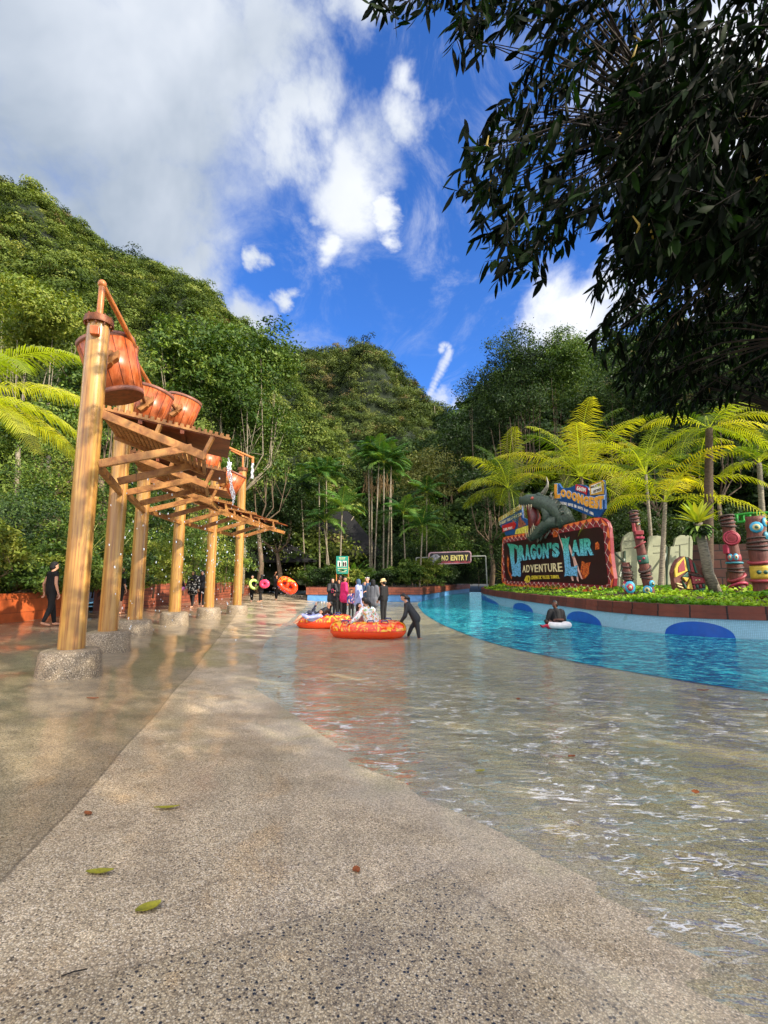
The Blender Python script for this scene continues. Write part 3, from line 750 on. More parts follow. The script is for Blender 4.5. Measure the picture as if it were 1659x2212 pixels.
# ---------------- hills ----------------
def hill(name,sil,r0,r1,label,ncrown,crr,cols,per,seed,expo=.85,lift=0,wild=None,z0=1.):
    rs=np.random.default_rng(seed)
    A=[];E=[]
    for u,v in sil:
        d=ray(u,v); A.append(math.atan2(d.x,d.y)); E.append(d.z/math.hypot(d.x,d.y))
    A=np.array(A);E=np.array(E)
    def ridge(a): return np.interp(a,A,E)
    ph=rs.random(6)*6
    def surf(a,t):
        rr=r1*(1+.08*np.sin(a*5+ph[0])); Hh=ridge(a)*rr+H-crr*.9
        tt=np.clip(t,0,1); z=z0+(Hh-z0)*tt**expo; z=np.where(t>1,Hh-(t-1)*Hh*.8,z)
        r=r0+(rr-r0)*t
        bump=(np.sin(a*23+ph[1]+t*4)+np.sin(a*41+ph[2]-t*9)+np.sin(t*17+ph[3]+a*12))*.018*r1*np.clip(tt*(1.02-tt)*4,0,1)
        z=z+bump
        return np.stack([np.sin(a)*r,np.cos(a)*r,z],-1)
    na,nt=140,50
    aa,tt=np.meshgrid(np.linspace(A[0],A[-1],na),np.linspace(0,1.35,nt),indexing='ij')
    P=surf(aa,tt).reshape(-1,3); i=np.arange(na-1)[:,None]*nt+np.arange(nt-1)[None,:]; i=i.ravel()
    Fq=np.stack([i,i+nt,i+nt+1,i+1],1); me=np_mesh(P,Fq,smooth=True)
    if sum(p.normal.z for p in me.polygons)<0: me.flip_normals()
    tag(link(name,me,simple(name+'_ground','1a280c',.95,.4,.06)),kind='structure')
    a=A[0]+(A[-1]-A[0])*rs.random(ncrown); t=1.03*rs.random(ncrown)**.9
    # cover the ridge line well
    k=ncrown//6; t[:k]=.97+.05*rs.random(k)
    C=surf(a,t); sc=crr*(.5+.75*rs.random(ncrown)**1.5); C[:,2]+=sc*(.1+.9*rs.random(ncrown)); 
    tall=rs.random(ncrown)<.06; C[tall,2]+=sc[tall]*.9
    ccol=rs.random(ncrown)
    lowf=.5+.5*np.sin(a*30+1.3*np.sin(t*20)+ph[4])*np.cos(t*14+ph[5]+a*9)
    n=ncrown*per; ci=np.repeat(np.arange(ncrown),per); d=unit(rs.normal(size=(n,3))); d[:,2]=np.abs(d[:,2])*1.0-.25
    d=unit(d); rad=(.6+.45*rs.random(n))
    # lumpy crown: sub-lobes
    lob=unit(rs.normal(size=(ncrown*5,3))).reshape(ncrown,5,3); lk=rs.integers(0,5,n); L_=lob[ci,lk]; L_[:,2]=np.abs(L_[:,2])
    Pp=C[ci]+ (L_*.55+d*.55*rad[:,None])*sc[ci][:,None]*np.array([1,1,.85])
    N=unit(L_*.4+d*.6+unit(rs.normal(size=(n,3)))*.55+np.array([0,0,.2]))
    s=sc[ci]*.175*(.5+.8*rs.random(n))
    V,Fq=leaf_quads(Pp,N,s,.7); tone=np.clip(ccol[ci]*.6+lowf[ci]*.25+rs.random(n)*.2,0,1)
    col=palette(cols,n,tone)
    odd=rs.random(ncrown)<.03; col[odd[ci]]=np.array(lin('6e6240'))
    o=link(name.replace('hill','hill_forest') if 'hill' in name else name+'_forest',np_mesh(V,Fq,col),MFAR); tag(o,label,'forest',kind='stuff')
    # a few bare pale trunks standing out of the canopy
    m=MB()
    for q in range(ncrown//130):
        p=Vector(C[rs.integers(0,ncrown)]); h=sc[0]*0+rs.uniform(1.2,2.6); r=rs.uniform(.08,.14)*crr/2; m.tube([p-Vector((0,0,2)),p+Vector((rs.normal()*.3,0,h*.5)),p+Vector((rs.normal()*.6,0,h))],[r,r*.7,r*.3],5)
    o=m.build('bare_trunks',MBARKP,auto=False); tag(o,'thin bare pale trunks standing out of '+label.split(' ')[0]+' forest','tree trunks',kind='stuff')
    return surf,ridge
HG=['0c1a08','263712','485a20','70803a','989a50']
hill('left_hill',[(-1400,150),(-700,120),(-300,250),(0,398),(60,420),(120,455),(170,490),(215,525),(240,550),(290,568),(360,595),(400,602),(440,630),(480,672),(520,700),(560,728),(600,770),(640,840),(690,900),(760,1010)],42,125,'sunlit steep jungle forest covering the left hillside',8600,1.85,HG,190,3)
HC=['0c1608','202f12','3e4e20','62703a','86884a']
hill('centre_hill',[(380,1000),(500,900),(560,800),(600,752),(640,762),(680,762),(720,755),(745,762),(770,745),(800,752),(830,772),(850,795),(870,815),(900,840),(925,868),(950,880),(970,900),(1000,930),(1060,980),(1200,1050),(1500,1100)],95,175,'distant rounded forested hill in the centre under the sky',5600,2.6,HC,165,5,expo=.8)
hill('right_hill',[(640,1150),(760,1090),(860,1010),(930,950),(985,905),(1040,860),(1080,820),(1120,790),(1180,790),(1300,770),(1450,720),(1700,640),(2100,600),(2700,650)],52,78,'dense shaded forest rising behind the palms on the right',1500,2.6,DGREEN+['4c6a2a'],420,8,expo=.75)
# pale rock face on the centre hill
# ---------------- individual trees ----------------
def tr(u,vtop,vbase,Y,rpx,n,size,cols,label,group=None,nb=9,asp=.8,zb=None,**kw):
    top=P3(u,vtop,Y); base=P3(u,vbase,Y); base.z=kw.pop('bz',zb if zb is not None else 1.); rx=rpx/F*Y
    hz=(top.z-base.z); c=(top.x,Y,top.z-rx*asp)
    return tree(base,rblobs(c,(rx,rx,rx*asp),nb),n,size,cols,label,group=group,**kw)
GB='tall trees on the left bank'
tr(520,690,1260,33,120,9000,.42,GREENS,'big broad spreading tree with pale bare limbs right of the buckets',None,13,1.15,bark=MBARKP,trunk=.24,limbs=12,zb=.8)
tr(405,710,1250,30,70,5200,.38,GREENS+['6f8f30'],'tall green tree rising behind the upper buckets',None,9,1.5,bark=MBARKP,trunk=.3,zb=4)
tr(560,880,1250,36,85,6000,.36,GREENS,'leafy tree at the right edge of the big spreading tree',None,9,1.5,zb=.8,limbs=6)
tr(440,960,1250,29,75,5000,.3,['2a4416','486622','6b8632','8a9c44'],'bright leafy tree behind the decks and fourth post',None,9,1.2,zb=1.5,limbs=5)
tr(90,640,1200,27,90,6500,.33,YGREEN,'pale yellow green tree at the upper left',None,10,1.0,zb=4.5,bark=MBARKP,trunk=.2)
tr(20,610,1200,31,60,3500,.33,YGREEN,'feathery yellow green tree at the left picture edge',None,8,1.1,zb=6,bark=MBARKP,trunk=.2)
tr(210,800,1200,25,75,5500,.3,GREENS,'dark glossy tree just behind the nearest post',None,9,1.2,zb=3.5)
tr(110,850,1200,22,80,5500,.26,GREENS+['7c9634'],'mid green tree behind the left palm fronds',None,9,1.0,zb=3)
tr(310,830,1200,34,80,5500,.4,GREENS,'dense tree on the slope behind the second and third posts',None,9,1.3,zb=4)
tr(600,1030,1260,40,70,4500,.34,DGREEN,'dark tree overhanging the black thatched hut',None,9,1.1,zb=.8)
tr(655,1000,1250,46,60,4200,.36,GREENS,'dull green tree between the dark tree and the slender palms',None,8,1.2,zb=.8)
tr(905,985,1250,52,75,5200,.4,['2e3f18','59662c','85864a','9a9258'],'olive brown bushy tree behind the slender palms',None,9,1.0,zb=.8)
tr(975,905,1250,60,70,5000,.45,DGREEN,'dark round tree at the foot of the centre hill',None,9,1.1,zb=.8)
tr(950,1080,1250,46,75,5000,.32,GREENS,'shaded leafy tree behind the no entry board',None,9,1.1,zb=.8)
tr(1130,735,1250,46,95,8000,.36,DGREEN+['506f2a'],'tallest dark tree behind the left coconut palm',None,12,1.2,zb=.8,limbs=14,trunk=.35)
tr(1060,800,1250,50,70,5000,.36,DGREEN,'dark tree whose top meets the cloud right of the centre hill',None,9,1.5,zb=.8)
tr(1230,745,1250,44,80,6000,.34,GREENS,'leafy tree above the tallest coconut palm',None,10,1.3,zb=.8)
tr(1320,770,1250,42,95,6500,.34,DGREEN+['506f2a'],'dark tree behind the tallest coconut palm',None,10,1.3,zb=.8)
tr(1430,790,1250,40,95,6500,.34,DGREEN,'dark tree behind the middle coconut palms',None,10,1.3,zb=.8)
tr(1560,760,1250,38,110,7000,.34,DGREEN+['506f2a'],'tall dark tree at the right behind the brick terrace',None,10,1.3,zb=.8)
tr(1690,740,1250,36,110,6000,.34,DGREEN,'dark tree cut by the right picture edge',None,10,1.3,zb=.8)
tr(1060,990,1260,40,75,5200,.3,DGREEN,'low dark tree between the left coconut palm and the water channel',None,9,1.0,zb=.8)
# ---------------- shrubs ----------------
def shrub(p,r,h,n,size,cols,label,group=None,asp=.45,mat=None,droop=0,nb=6):
    b=rblobs((p[0],p[1],p[2]+h*.55),(r,r,h*.55),nb,.7,.5)
    return tree(Vector(p),b,n,size,cols,label,'shrub',group,trunk=.035,name='shrub',leaf_name='foliage',limbs=6,mat=mat,aspect=asp,droop=droop)
SB='shrubs growing along the left garden bank'
lefts=[(20,1250,13.5,1.1),(75,1235,14.5,1.0),(120,1190,16,1.3),(30,1130,16,1.5),(105,1100,18.5,1.5),(5,1195,12.5,.9),(190,1240,15.5,1.0),(265,1230,18,1.2),(210,1150,18,1.4),(335,1215,20,1.3),(300,1140,22,1.5),(345,1100,24,1.7),(400,1195,24,1.6),(425,1130,26,1.8),(480,1200,28,1.8),(490,1120,30,2.),(255,1060,23,1.8),(170,1020,22,1.7),(60,1010,20,1.7)]
for i,(u,v,Y,r) in enumerate(lefts):
    p=P3(u,v,Y); zb=bankz(p.x,Y)
    lab=['low bright shrub by the orange wall','leafy shrub above the orange wall','broad leafy shrub on the bank','tall dense shrub on the upper bank'][i%4]
    place=['left of the nearest post','just left of the nearest post','left of the nearest post, higher up','under the left palm fronds','behind the nearest post','cut by the left picture edge','between the first two posts','between second and third posts','above the spiky plant','right of the third post','behind the third post','behind the ring beams','behind the child with the pink ring','above the walking women','left of the fifth post','behind the decks','between the upper posts','below the nearest bucket','under the yellow green tree'][i]
    shrub((p.x,Y,min(zb,p.z-r*.6)),r,max(1.2,(p.z-min(zb,p.z-r*.6))+r*.5),2600,.17,[GREENS,YGREEN,GREENS+['7f9a34'],DGREEN+['52702a']][i%4],lab+' '+place,SB)
CB='shrubs filling the centre planter'
for i,(x,y,r,h,c) in enumerate([(-4.6,36,.9,1.1,DGREEN),(-3.4,36.5,1.1,1.5,GREENS),(-2.2,35.6,.7,1.2,YGREEN),(-1.2,36.4,1.0,1.5,GREENS),(.0,35.8,.8,1.2,DGREEN),(.9,36.3,1.0,1.7,GREENS),(2.1,36.2,1.1,1.9,GREENS),(3.3,38,1.2,2.0,YGREEN),(4.5,41,1.3,2.1,GREENS),(5.5,45,1.5,2.2,DGREEN),(7.5,52,2,2.6,DGREEN),(-5.6,39,1.2,1.4,GREENS),(-8.0,43,1.0,1.3,GREENS),(3.0,43,2.2,4.,DGREEN),(6.2,50,2.4,5,DGREEN),(-1,44,2.2,4,DGREEN),(-3.5,46,2.4,4.5,DGREEN)]):
    w_=['left end of the planter','left of the green notice','below the green notice','right of the green notice','behind the goggles wearer','behind the sun hat girl','left of the no entry frame','under the no entry board','at the bend of the planter','where the channel narrows','at the far end of the channel','left of the planter end','beside the walkway far left','deep behind the no entry board','closing the far channel','behind the slender palms','between the slender palms and hut'][i]
    shrub((x,y,.86),r,h,2600,.22,c,'dense green shrub '+w_,CB,mat=MLEAF)
RB='shrubs behind the right planter'
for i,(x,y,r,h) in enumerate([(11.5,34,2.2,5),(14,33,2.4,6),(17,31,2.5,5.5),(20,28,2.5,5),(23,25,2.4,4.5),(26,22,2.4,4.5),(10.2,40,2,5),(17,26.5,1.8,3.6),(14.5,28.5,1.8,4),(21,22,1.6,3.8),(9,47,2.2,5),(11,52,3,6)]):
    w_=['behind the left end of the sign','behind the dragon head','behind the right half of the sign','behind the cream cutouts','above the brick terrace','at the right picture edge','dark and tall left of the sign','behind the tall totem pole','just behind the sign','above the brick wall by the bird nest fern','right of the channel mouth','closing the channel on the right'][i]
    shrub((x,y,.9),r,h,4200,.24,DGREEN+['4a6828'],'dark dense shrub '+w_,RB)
# ---------------- ground cover in the right planter ----------------
n=26000; idx=rng.integers(0,len(inner)-1,n); tt=crand(n); f=crand(n)**1.7*.45
I=np.array([tuple(p) for p in inner]);Fa=np.array([tuple(p) for p in far])
a=I[idx]*(1-tt[:,None])+I[idx+1]*tt[:,None]; b=Fa[idx]*(1-tt[:,None])+Fa[idx+1]*tt[:,None]
C=a*(1-f[:,None])+b*f[:,None]; hgt=.06+.17*np.abs(np.sin(C[:,0]*1.3)+np.cos(C[:,1]*1.9))/2+crand(n)*.12
C[:,2]=.76+.17*np.minimum(1,f*8)+hgt*np.minimum(1,.35+f*14)
N=unit(rng.normal(size=(n,3))*.6+np.array([0,0,1.]))
V,Fq=leaf_quads(C,N,.13*(.6+.8*crand(n)),.55); tone=np.clip(.5+.4*np.sin(C[:,0]*2.1+C[:,1])+.3*(crand(n)-.5),0,1)
o=link('ground_cover',np_mesh(V,Fq,palette(['3d6a14','5d8f1c','84ad2a','a6c23c'],n,tone)),MLEAF); tag(o,'bright green low ground cover filling the right planter','ground cover',kind='stuff')
# grass and litter on the left bank edge
n=14000; x=-10.3-crand(n)**1.5*9; y=5+crand(n)*36; z=np.array([bankz(a_,0) for a_ in x])+.05+crand(n)*.25
V,Fq=leaf_quads(np.stack([x,y,z],1),unit(rng.normal(size=(n,3))*.7+np.array([.3,0,1.])),.22*(.5+crand(n)),.3)
o=link('bank_undergrowth',np_mesh(V,Fq,palette(['3a4a18','5f7526','8a9a3a','a09a4a'],n)),MLEAF); tag(o,'patchy grass and low weeds on the left bank','undergrowth',kind='stuff')
# ---------------- palms ----------------
def frond(V,Fq,Cc,root,d,L,droop,w,nl,cols,up0,lw=.022,twist=0.,vee=.35):
    d=np.array(d,float); d/=np.linalg.norm(d); side=np.array([-d[1],d[0],0.]); side/=max(1e-6,np.linalg.norm(side))
    pts=[];p=np.array(root,float); ang=up0
    N_=16
    for i in range(N_+1):
        pts.append(p.copy()); h=np.array([d[0]*math.cos(ang),d[1]*math.cos(ang),math.sin(ang)]); p=p+h*L/N_; ang-=droop/N_*(.5+1.0*i/N_)
    pts=np.array(pts)
    def at(t):
        x=t*N_; i=min(N_-1,int(x)); return pts[i]+(pts[i+1]-pts[i])*(x-i), unit((pts[i+1]-pts[i])[None])[0]
    # rachis as thin quads
    col0=np.array(lin('a8b04a'))
    for i in range(N_):
        r0=.022*L/2.4*(1-i/N_)+.004; b=len(V); a,c=pts[i],pts[i+1]
        V+= [a-side*r0,a+side*r0,c+side*r0*.9,c-side*r0*.9]; Fq.append((b,b+1,b+2,b+3)); Cc.append(col0)
    base=palette(cols,1,np.array([random.random()]))[0]
    for k in range(nl):
        t=.12+.88*k/nl; q,T=at(t); 
        l=w*math.sin(math.pi*min(1,.12+t*.86))**.6*(1-.25*t)*random.uniform(.88,1.1)
        upv=np.cross(side,T); 
        if upv[2]<0: upv=-upv
        for s in (-1,1):
            dirn=side*s*.85+T*.55+upv*vee*(1-t)*random.uniform(.3,1.2); dirn/=np.linalg.norm(dirn)
            m1=q+dirn*l*.45; sag=np.array([0,0,-1.]); d2=dirn*.75+sag*random.uniform(.35,.8); d2/=np.linalg.norm(d2); e=m1+d2*l*.55
            wv=T*lw*random.uniform(.8,1.2); b=len(V)
            V+= [q-wv*.6,q+wv*.6,m1+wv,m1-wv,e+wv*.15,e-wv*.15]; Fq.append((b,b+1,b+2,b+3)); Fq.append((b+3,b+2,b+4,b+5))
            c=base*random.uniform(.8,1.2); Cc.append(c); Cc.append(c)
def palm(base,top,nf,L,w,cols,label,cat,group,tr_r=.1,nl=34,name='palm_tree',lw=.028,mat=None,tmat=None,up=(1.45,-.2),droop=(.95,1.5),bend=.0,fronds=None,shaft=None,vee=.35):
    t=empty(name,base,label,cat,group); b=Vector(base); tp=Vector(top)
    m=MB(); N_=14; pts=[];rs=[]
    for i in range(N_+1):
        f=i/N_; p=b.lerp(tp,f)+Vector((bend*math.sin(math.pi*f),0,0)); pts.append(p); rs.append(tr_r*(1.25-.45*f)*(1+.05*(i%2)))
    m.tube(pts,rs,10); m.build('trunk',tmat or MPALMTR,t,auto=False)
    if shaft:
        m=MB(); m.tube([tp-Vector((0,0,.1)),tp+Vector((0,0,shaft))],[tr_r*.9,tr_r*.55],8); m.build('crown_shaft',MSHAFT,t,auto=False); tp=tp+Vector((0,0,shaft))
    for k in range(nf):
        V=[];Fq=[];Cc=[]; a=k*2.4+random.uniform(-.25,.25); f=k/nf
        u0=up[0]+(up[1]-up[0])*f+random.uniform(-.12,.12); dr=random.uniform(*droop)
        frond(V,Fq,Cc,(tp.x,tp.y,tp.z),(math.cos(a),math.sin(a)),L*random.uniform(.85,1.1),dr,w,nl,cols,u0,lw,vee=vee)
        link('frond',np_mesh(np.array(V),np.array(Fq),np.array(Cc)),mat or MPALM,t)
    return t
MSHAFT=simple('crown_shaft','6d8038',.5,.2,5)
CY=['374e18','5c701e','848c28','aca436']
GC='young coconut palms behind the big sign'
palm((8.9,33,.9),P3(1098,1055,33),17,4.6,1.3,CY,'leftmost coconut palm, behind the left end of the sign','palm tree',GC,.08,30,tmat=MBARK)
palm((12.9,31,.9),P3(1255,1030,31),22,5.9,1.6,CY,'tallest and fullest coconut palm, yellow green, above the sign','palm tree',GC,.14,36,tmat=MBARK)
palm((14.8,27,.9),P3(1395,1025,27),14,4.4,1.15,CY,'coconut palm rising behind the tall red totem pole','palm tree',GC,.09,30)
palm((12.3,22,.95),P3(1437,1085,22),11,4.4,1.1,['5f7c16','86941c','a8a826','c0b030'],'coconut palm with wide arching fronds above the cream cutouts','palm tree',GC,.1,30,up=(1.15,.1),droop=(1.1,1.6))
palm((13.4,20.5,.95),P3(1532,925,20.5),15,3.2,.9,CY,'thick ringed palm trunk standing behind the bird nest fern','palm tree',GC,.17,26,up=(.7,-.3),tmat=MTRDK)
palm((17,22,.95),P3(1640,1000,22),9,2.6,.8,CY,'coconut palm at the right picture edge behind the terrace','palm tree',GC,.12,30)
palm((-9.6,9.6,1.4),P3(-120,860,9.8),14,3.1,.8,['5f7a1a','86962a','a6ac3a','bdb848'],'coconut palm reaching in from the left picture edge','palm tree',None,.14,60,up=(.9,-.1),droop=(1.1,1.7),lw=.018)
GA='slender clumping palms behind the wading group'
ARC=['1d3a14','2f5420','46702c','6a8a3a']
k=0
spec=[(682,1040,1228,38.5,'far left one with a long bare trunk'),(700,1035,1222,39,'second from left, close to its neighbour'),(706,1140,1225,37,'short one beside the green notice'),(655,1060,1225,41,'leaning one above the dark hut'),(745,1110,1225,36.5,'low one above the green notice'),(790,1000,1235,40,'tall one at the left of the dense clump'),(803,985,1238,40.5,'tallest one of the dense clump'),(815,990,1240,39.5,'tall one in the middle of the dense clump'),(826,1010,1238,39,'thin straight one of the dense clump'),(838,1005,1230,40,'right one of the dense clump'),(848,1030,1225,41,'rear one of the dense clump'),(926,1075,1215,42,'single one with orange fruit strands'),(868,1120,1225,38,'short one left of the no entry frame'),(905,1150,1225,37,'lowest one by the no entry frame')]
for (u,vt,vb,Y,l) in spec:
    b=P3(u,1240,Y); b.z=.86; b.x+=random.uniform(-.4,.4); tp=P3(u+random.uniform(-8,8),vt,Y)
    palm(b,tp,14,2.2,.75,ARC,'slender green palm, '+l,'palm tree',GA,.055,18,lw=.045,tmat=MBARKP,up=(1.3,-.1),droop=(.9,1.6),shaft=.4,mat=MLEAF)
# hanging dead sheaths/fruits on the clump
m=MB()
for k in range(60):
    p=P3(random.uniform(785,850),random.uniform(1015,1060),40); l=random.uniform(.5,1.8); m.tube([p,p+Vector((random.gauss(0,.1),0,-l*.5)),p+Vector((random.gauss(0,.15),0,-l))],[.03,.025,.008],4)
o=m.build('hanging_dead_fronds',simple('dead_frond','6f5a38',.9,.3,5),auto=False); tag(o,'brown dead fronds hanging from the dense palm clump','dead fronds',kind='stuff')
# broad banana-like leaves & spiky plants
def blade_plant(base,n,L,w,cols,label,cat,name='broadleaf_plant',up=(1.35,.4),droop=1.0,group=None,mat=None):
    V=[];Fq=[];Cc=[]
    for k in range(n):
        a=k*2.4+random.uniform(-.3,.3); ang=up[0]+(up[1]-up[0])*k/n; l=L*random.uniform(.8,1.1); d=np.array([math.cos(a),math.sin(a),0]); side=np.array([-d[1],d[0],0]); p=np.array(base,float); c=palette(cols,1,np.array([random.random()]))[0]
        prev=None
        for i in range(8):
            t=i/7; ww=w*math.sin(math.pi*(.06+.92*t))**.8; cur=(p-side*ww,p.copy()-np.array([0,0,ww*.25]),p+side*ww)
            if prev is not None:
                for q in (0,1):
                    b=len(V); V+= [prev[q],prev[q+1],cur[q+1],cur[q]]; Fq.append((b,b+1,b+2,b+3)); Cc.append(c*(1 if q else .9))
            prev=cur; h=d*math.cos(ang)+np.array([0,0,math.sin(ang)]); p=p+h*l/7; ang-=droop/7*(.4+1.2*t)
    o=link(name,np_mesh(np.array(V),np.array(Fq),np.array(Cc)),mat or MLEAF); return tag(o,label,cat,group)
blade_plant((-2.3,36.2,1.0),12,2.6,.22,['2f5a1c','4c7c28','86ac40'],'large upright banana like plant right of the green notice','plant')
blade_plant((-9.9,16.2,2.1),38,1.25,.035,['6f7d4a','a6ac70','c6c890'],'spiky variegated plant between the first two posts','plant',name='spiky_plant',up=(1.4,-.3),droop=.5)
blade_plant((-10.6,19.5,2.4),38,1.4,.035,['6f7d4a','a6ac70','c6c890'],'spiky variegated plant right of the second post','plant',name='spiky_plant',up=(1.4,-.3),droop=.5)
blade_plant((9.0,36,1.6),22,1.3,.05,['7f8a30','aab040','c8c860'],'yellow green spiky plant left of the big sign','plant',name='spiky_plant',up=(1.3,-.1),droop=.5)
blade_plant((15.9,25,2.6),22,1.1,.07,['2f5a1c','3f6a24','6a8c38'],'fern like plant behind the cream cutouts','plant',name='fern',up=(1.2,.1),droop=1.2)
# leaning trunk with bird's-nest fern
bt=empty('leaning_palm',P3(1548,1280,15.6),'leaning ringed trunk topped by a yellow green bird nest fern','palm tree')
b0=P3(1548,1283,15.6); b1=P3(1522,1195,15.4); b2=P3(1508,1130,15.3)
m=MB(); m.tube([b0,b0.lerp(b1,.5)+Vector((-.06,0,0)),b1,b2],[.17,.15,.14,.13],12); m.build('trunk',MPALMTR,bt,auto=False)
o=blade_plant(tuple(b2),26,.85,.075,['6f8c22','93a830','b8b83e'],None,None,name='bird_nest_fern',up=(1.4,.25),droop=.5); o.parent=bt; o.data.transform(Matrix.Translation(-world_loc(bt)))
o=blade_plant(tuple(b2-Vector((0,0,.1))),30,.55,.05,['2f5a1c','6f9a40','a4bc60'],None,None,name='hanging_fern',up=(.3,-.9),droop=1.4); o.parent=bt; o.data.transform(Matrix.Translation(-world_loc(bt)))
V,Fq,col,cc=crown([(b2.x,b2.y,b2.z-.3,.3,.3,.34)],1200,.1,DGREEN); link('dark_fern',np_mesh(V,Fq,col),MLEAF,bt)
# ---------------- overhanging near tree ----------------
def overhang():
    base=Vector((6.3,3.2,.2)); t=empty('overhanging_tree',(6.3,3.2,-.2),'dark backlit tree hanging over the upper right with long glossy leaves','tree')
    poly=[(805,-20),(850,30),(905,20),(950,10),(985,60),(1040,100),(1075,40),(1130,110),(1120,200),(1045,260),(1012,330),(1000,420),(1045,520),(1090,590),(1200,560),(1290,520),(1320,585),(1285,620),(1300,740),(1330,830),(1400,900),(1480,905),(1560,870),(1659,850),(2000,900),(2000,-400),(780,-400)]
    def inside(u,v):
        c=False; j=len(poly)-1
        for i in range(len(poly)):
            xi,yi=poly[i]; xj,yj=poly[j]
            if (yi>v)!=(yj>v) and u<(xj-xi)*(v-yi)/(yj-yi)+xi: c=not c
            j=i
        return c
    def edged(u,v):
        best=1e9
        for (x0,y0),(x1,y1) in zip(poly[:25],poly[1:26]):
            dx,dy=x1-x0,y1-y0; q=max(0,min(1,((u-x0)*dx+(v-y0)*dy)/(dx*dx+dy*dy+1e-9))); best=min(best,math.hypot(u-x0-dx*q,v-y0-dy*q))
        return best
    tw=[]
    rs=random.Random(5)
    while len(tw)<2050:
        u=rs.uniform(780,1900); v=rs.uniform(-300,910)
        if not inside(u,v): continue
        e=edged(u,v); 
        if e<14: continue
        dens=1. if u>1330 and v>150 else .30
        if v<60 and u>1150 and u<1660: dens=.22
        if (1180<u<1330 and 30<v<420): dens=.30
        if rs.random()>dens: continue
        Y=rs.uniform(3.0,6.5)
        if u>1290 and v>580: Y=rs.uniform(5.5,10.5)
        tw.append(P3(u,v,Y))
    # slender sprays reaching out at the left edge
    for (u,v) in [(812,12),(835,25),(870,10),(925,14),(985,75),(1000,50),(1012,95),(1030,70),(1048,105),(1118,190),(1095,230),(1060,255),(1050,275),(1015,335),(1008,360),(1006,395),(1012,410),(1040,470),(1052,505),(1075,560),(1092,582),(1120,575),(1180,545),(1290,612),(1298,600),(1300,700),(1310,745)]: tw.append(P3(u,v,rs.uniform(3.6,4.6)))
    # rest of the crown, beyond the picture to the right and behind the viewer
    while len(tw)<3350:
        p=Vector((rs.gauss(7.8,2.2),rs.gauss(2.1,2.5),rs.gauss(6.3,1.8)))
        if p.z<2.6: continue
        c,s=math.cos(TH),math.sin(TH); dep=p.y*c+(p.z-H)*s
        if dep>.3:
            uu=CU+F*p.x/dep; vv=CV-F*((p.z-H)*c-p.y*s)/dep
            if -60<uu<1720 and -60<vv<2300 and not inside(uu,vv): continue
            if inside(uu,vv) and edged(uu,vv)<30: continue
        if (p-Vector((0,0,H))).length<2.2: continue
        tw.append(p)
    # twigs with drooping lance leaves
    TW=np.array([tuple(p) for p in tw]); nl=13; n=len(TW)*nl; ti=np.repeat(np.arange(len(TW)),nl)
    out=unit(TW-np.array([6.0,2.4,5.5])); ax=unit(out*.55+rng.normal(size=out.shape)*.35+np.array([0,0,-.35]))
    f=np.tile(np.linspace(0,1,nl),len(TW)); L_=.42
    C0=TW[ti]+ax[ti]*((f-.7)*L_)[:,None]
    r=unit(rng.normal(size=(n,3))); sdir=unit(np.cross(ax[ti],r)); T=unit(sdir*.55+ax[ti]*.45+np.array([0,0,-.62])+rng.normal(size=(n,3))*.12)
    Bn=unit(np.cross(T,unit(rng.normal(size=(n,3))))); U=unit(np.cross(Bn,T)); ln=(.13+.08*crand(n))[:,None]; wd=ln*.105*(.9+.5*crand(n))[:,None]
    k=[(0,.12),(.28,.85),(.55,1.),(.8,.6),(1.,.02)]
    curve=(crand(n)*.14)[:,None]
    rows=[]
    for t_,w_ in k:
        c=C0+T*ln*t_-U*ln*curve*t_*t_; rows.append((c-Bn*wd*w_+U*wd*.25*w_,c,c+Bn*wd*w_+U*wd*.25*w_))
    V=np.stack([np.stack(q,1) for q in rows],1) # n,5,3,3
    V=V.reshape(n,15,3); Fl=[]
    for i in range(4):
        for q in (0,1): Fl.append((i*3+q,i*3+q+1,(i+1)*3+q+1,(i+1)*3+q))
    Fq=(np.array(Fl)[None]+ (np.arange(n)*15)[:,None,None]).reshape(-1,4)
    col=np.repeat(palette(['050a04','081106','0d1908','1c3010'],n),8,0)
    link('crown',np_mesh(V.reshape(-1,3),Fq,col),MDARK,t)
    # yellow flower spikes
    m=MB()
    for q in range(110):
        p=Vector(tw[rs.randrange(2050)]); m.tube([p,p+Vector((rs.gauss(0,.02),rs.gauss(0,.02),.05)),p+Vector((rs.gauss(0,.05),rs.gauss(0,.05),.11))],[.007,.010,.004],5)
    o=m.build('flower_spikes',simple('flower_yellow','8f7a1c',.6,.3,20),t,auto=False); o['kind']='stuff'
    m=MB(); fork=Vector((6.2,2.9,3.2))
    m.tube([Vector((6.3,3.2,-.3)),Vector((6.15,3.1,1.6)),fork],[.3,.24,.21],12)
    tips=[Vector((3.4,4.6,4.6)),Vector((2.6,4.3,5.9)),Vector((5.2,5.5,5.2)),Vector((6.5,6.5,4.4)),Vector((4.2,4.8,3.9)),Vector((3.5,3.4,6.8)),Vector((8,0,6.5)),Vector((6,-2,7.4)),Vector((9.5,2.5,6.2)),Vector((5.4,6.4,3.5))]
    nodes=[]
    for e in tips:
        mid=fork.lerp(e,.5)+Vector((rs.gauss(0,.25),rs.gauss(0,.25),.5)); 
        pts=[fork.lerp(mid,.0),fork.lerp(mid,.5)+Vector((0,0,.15)),mid,mid.lerp(e,.5)+Vector((0,0,.1)),e]; m.tube(pts,[.13,.10,.07,.045,.02],8)
        for a_,b_ in zip(pts,pts[1:]):
            for q in range(5): nodes.append(a_.lerp(b_,q/5))
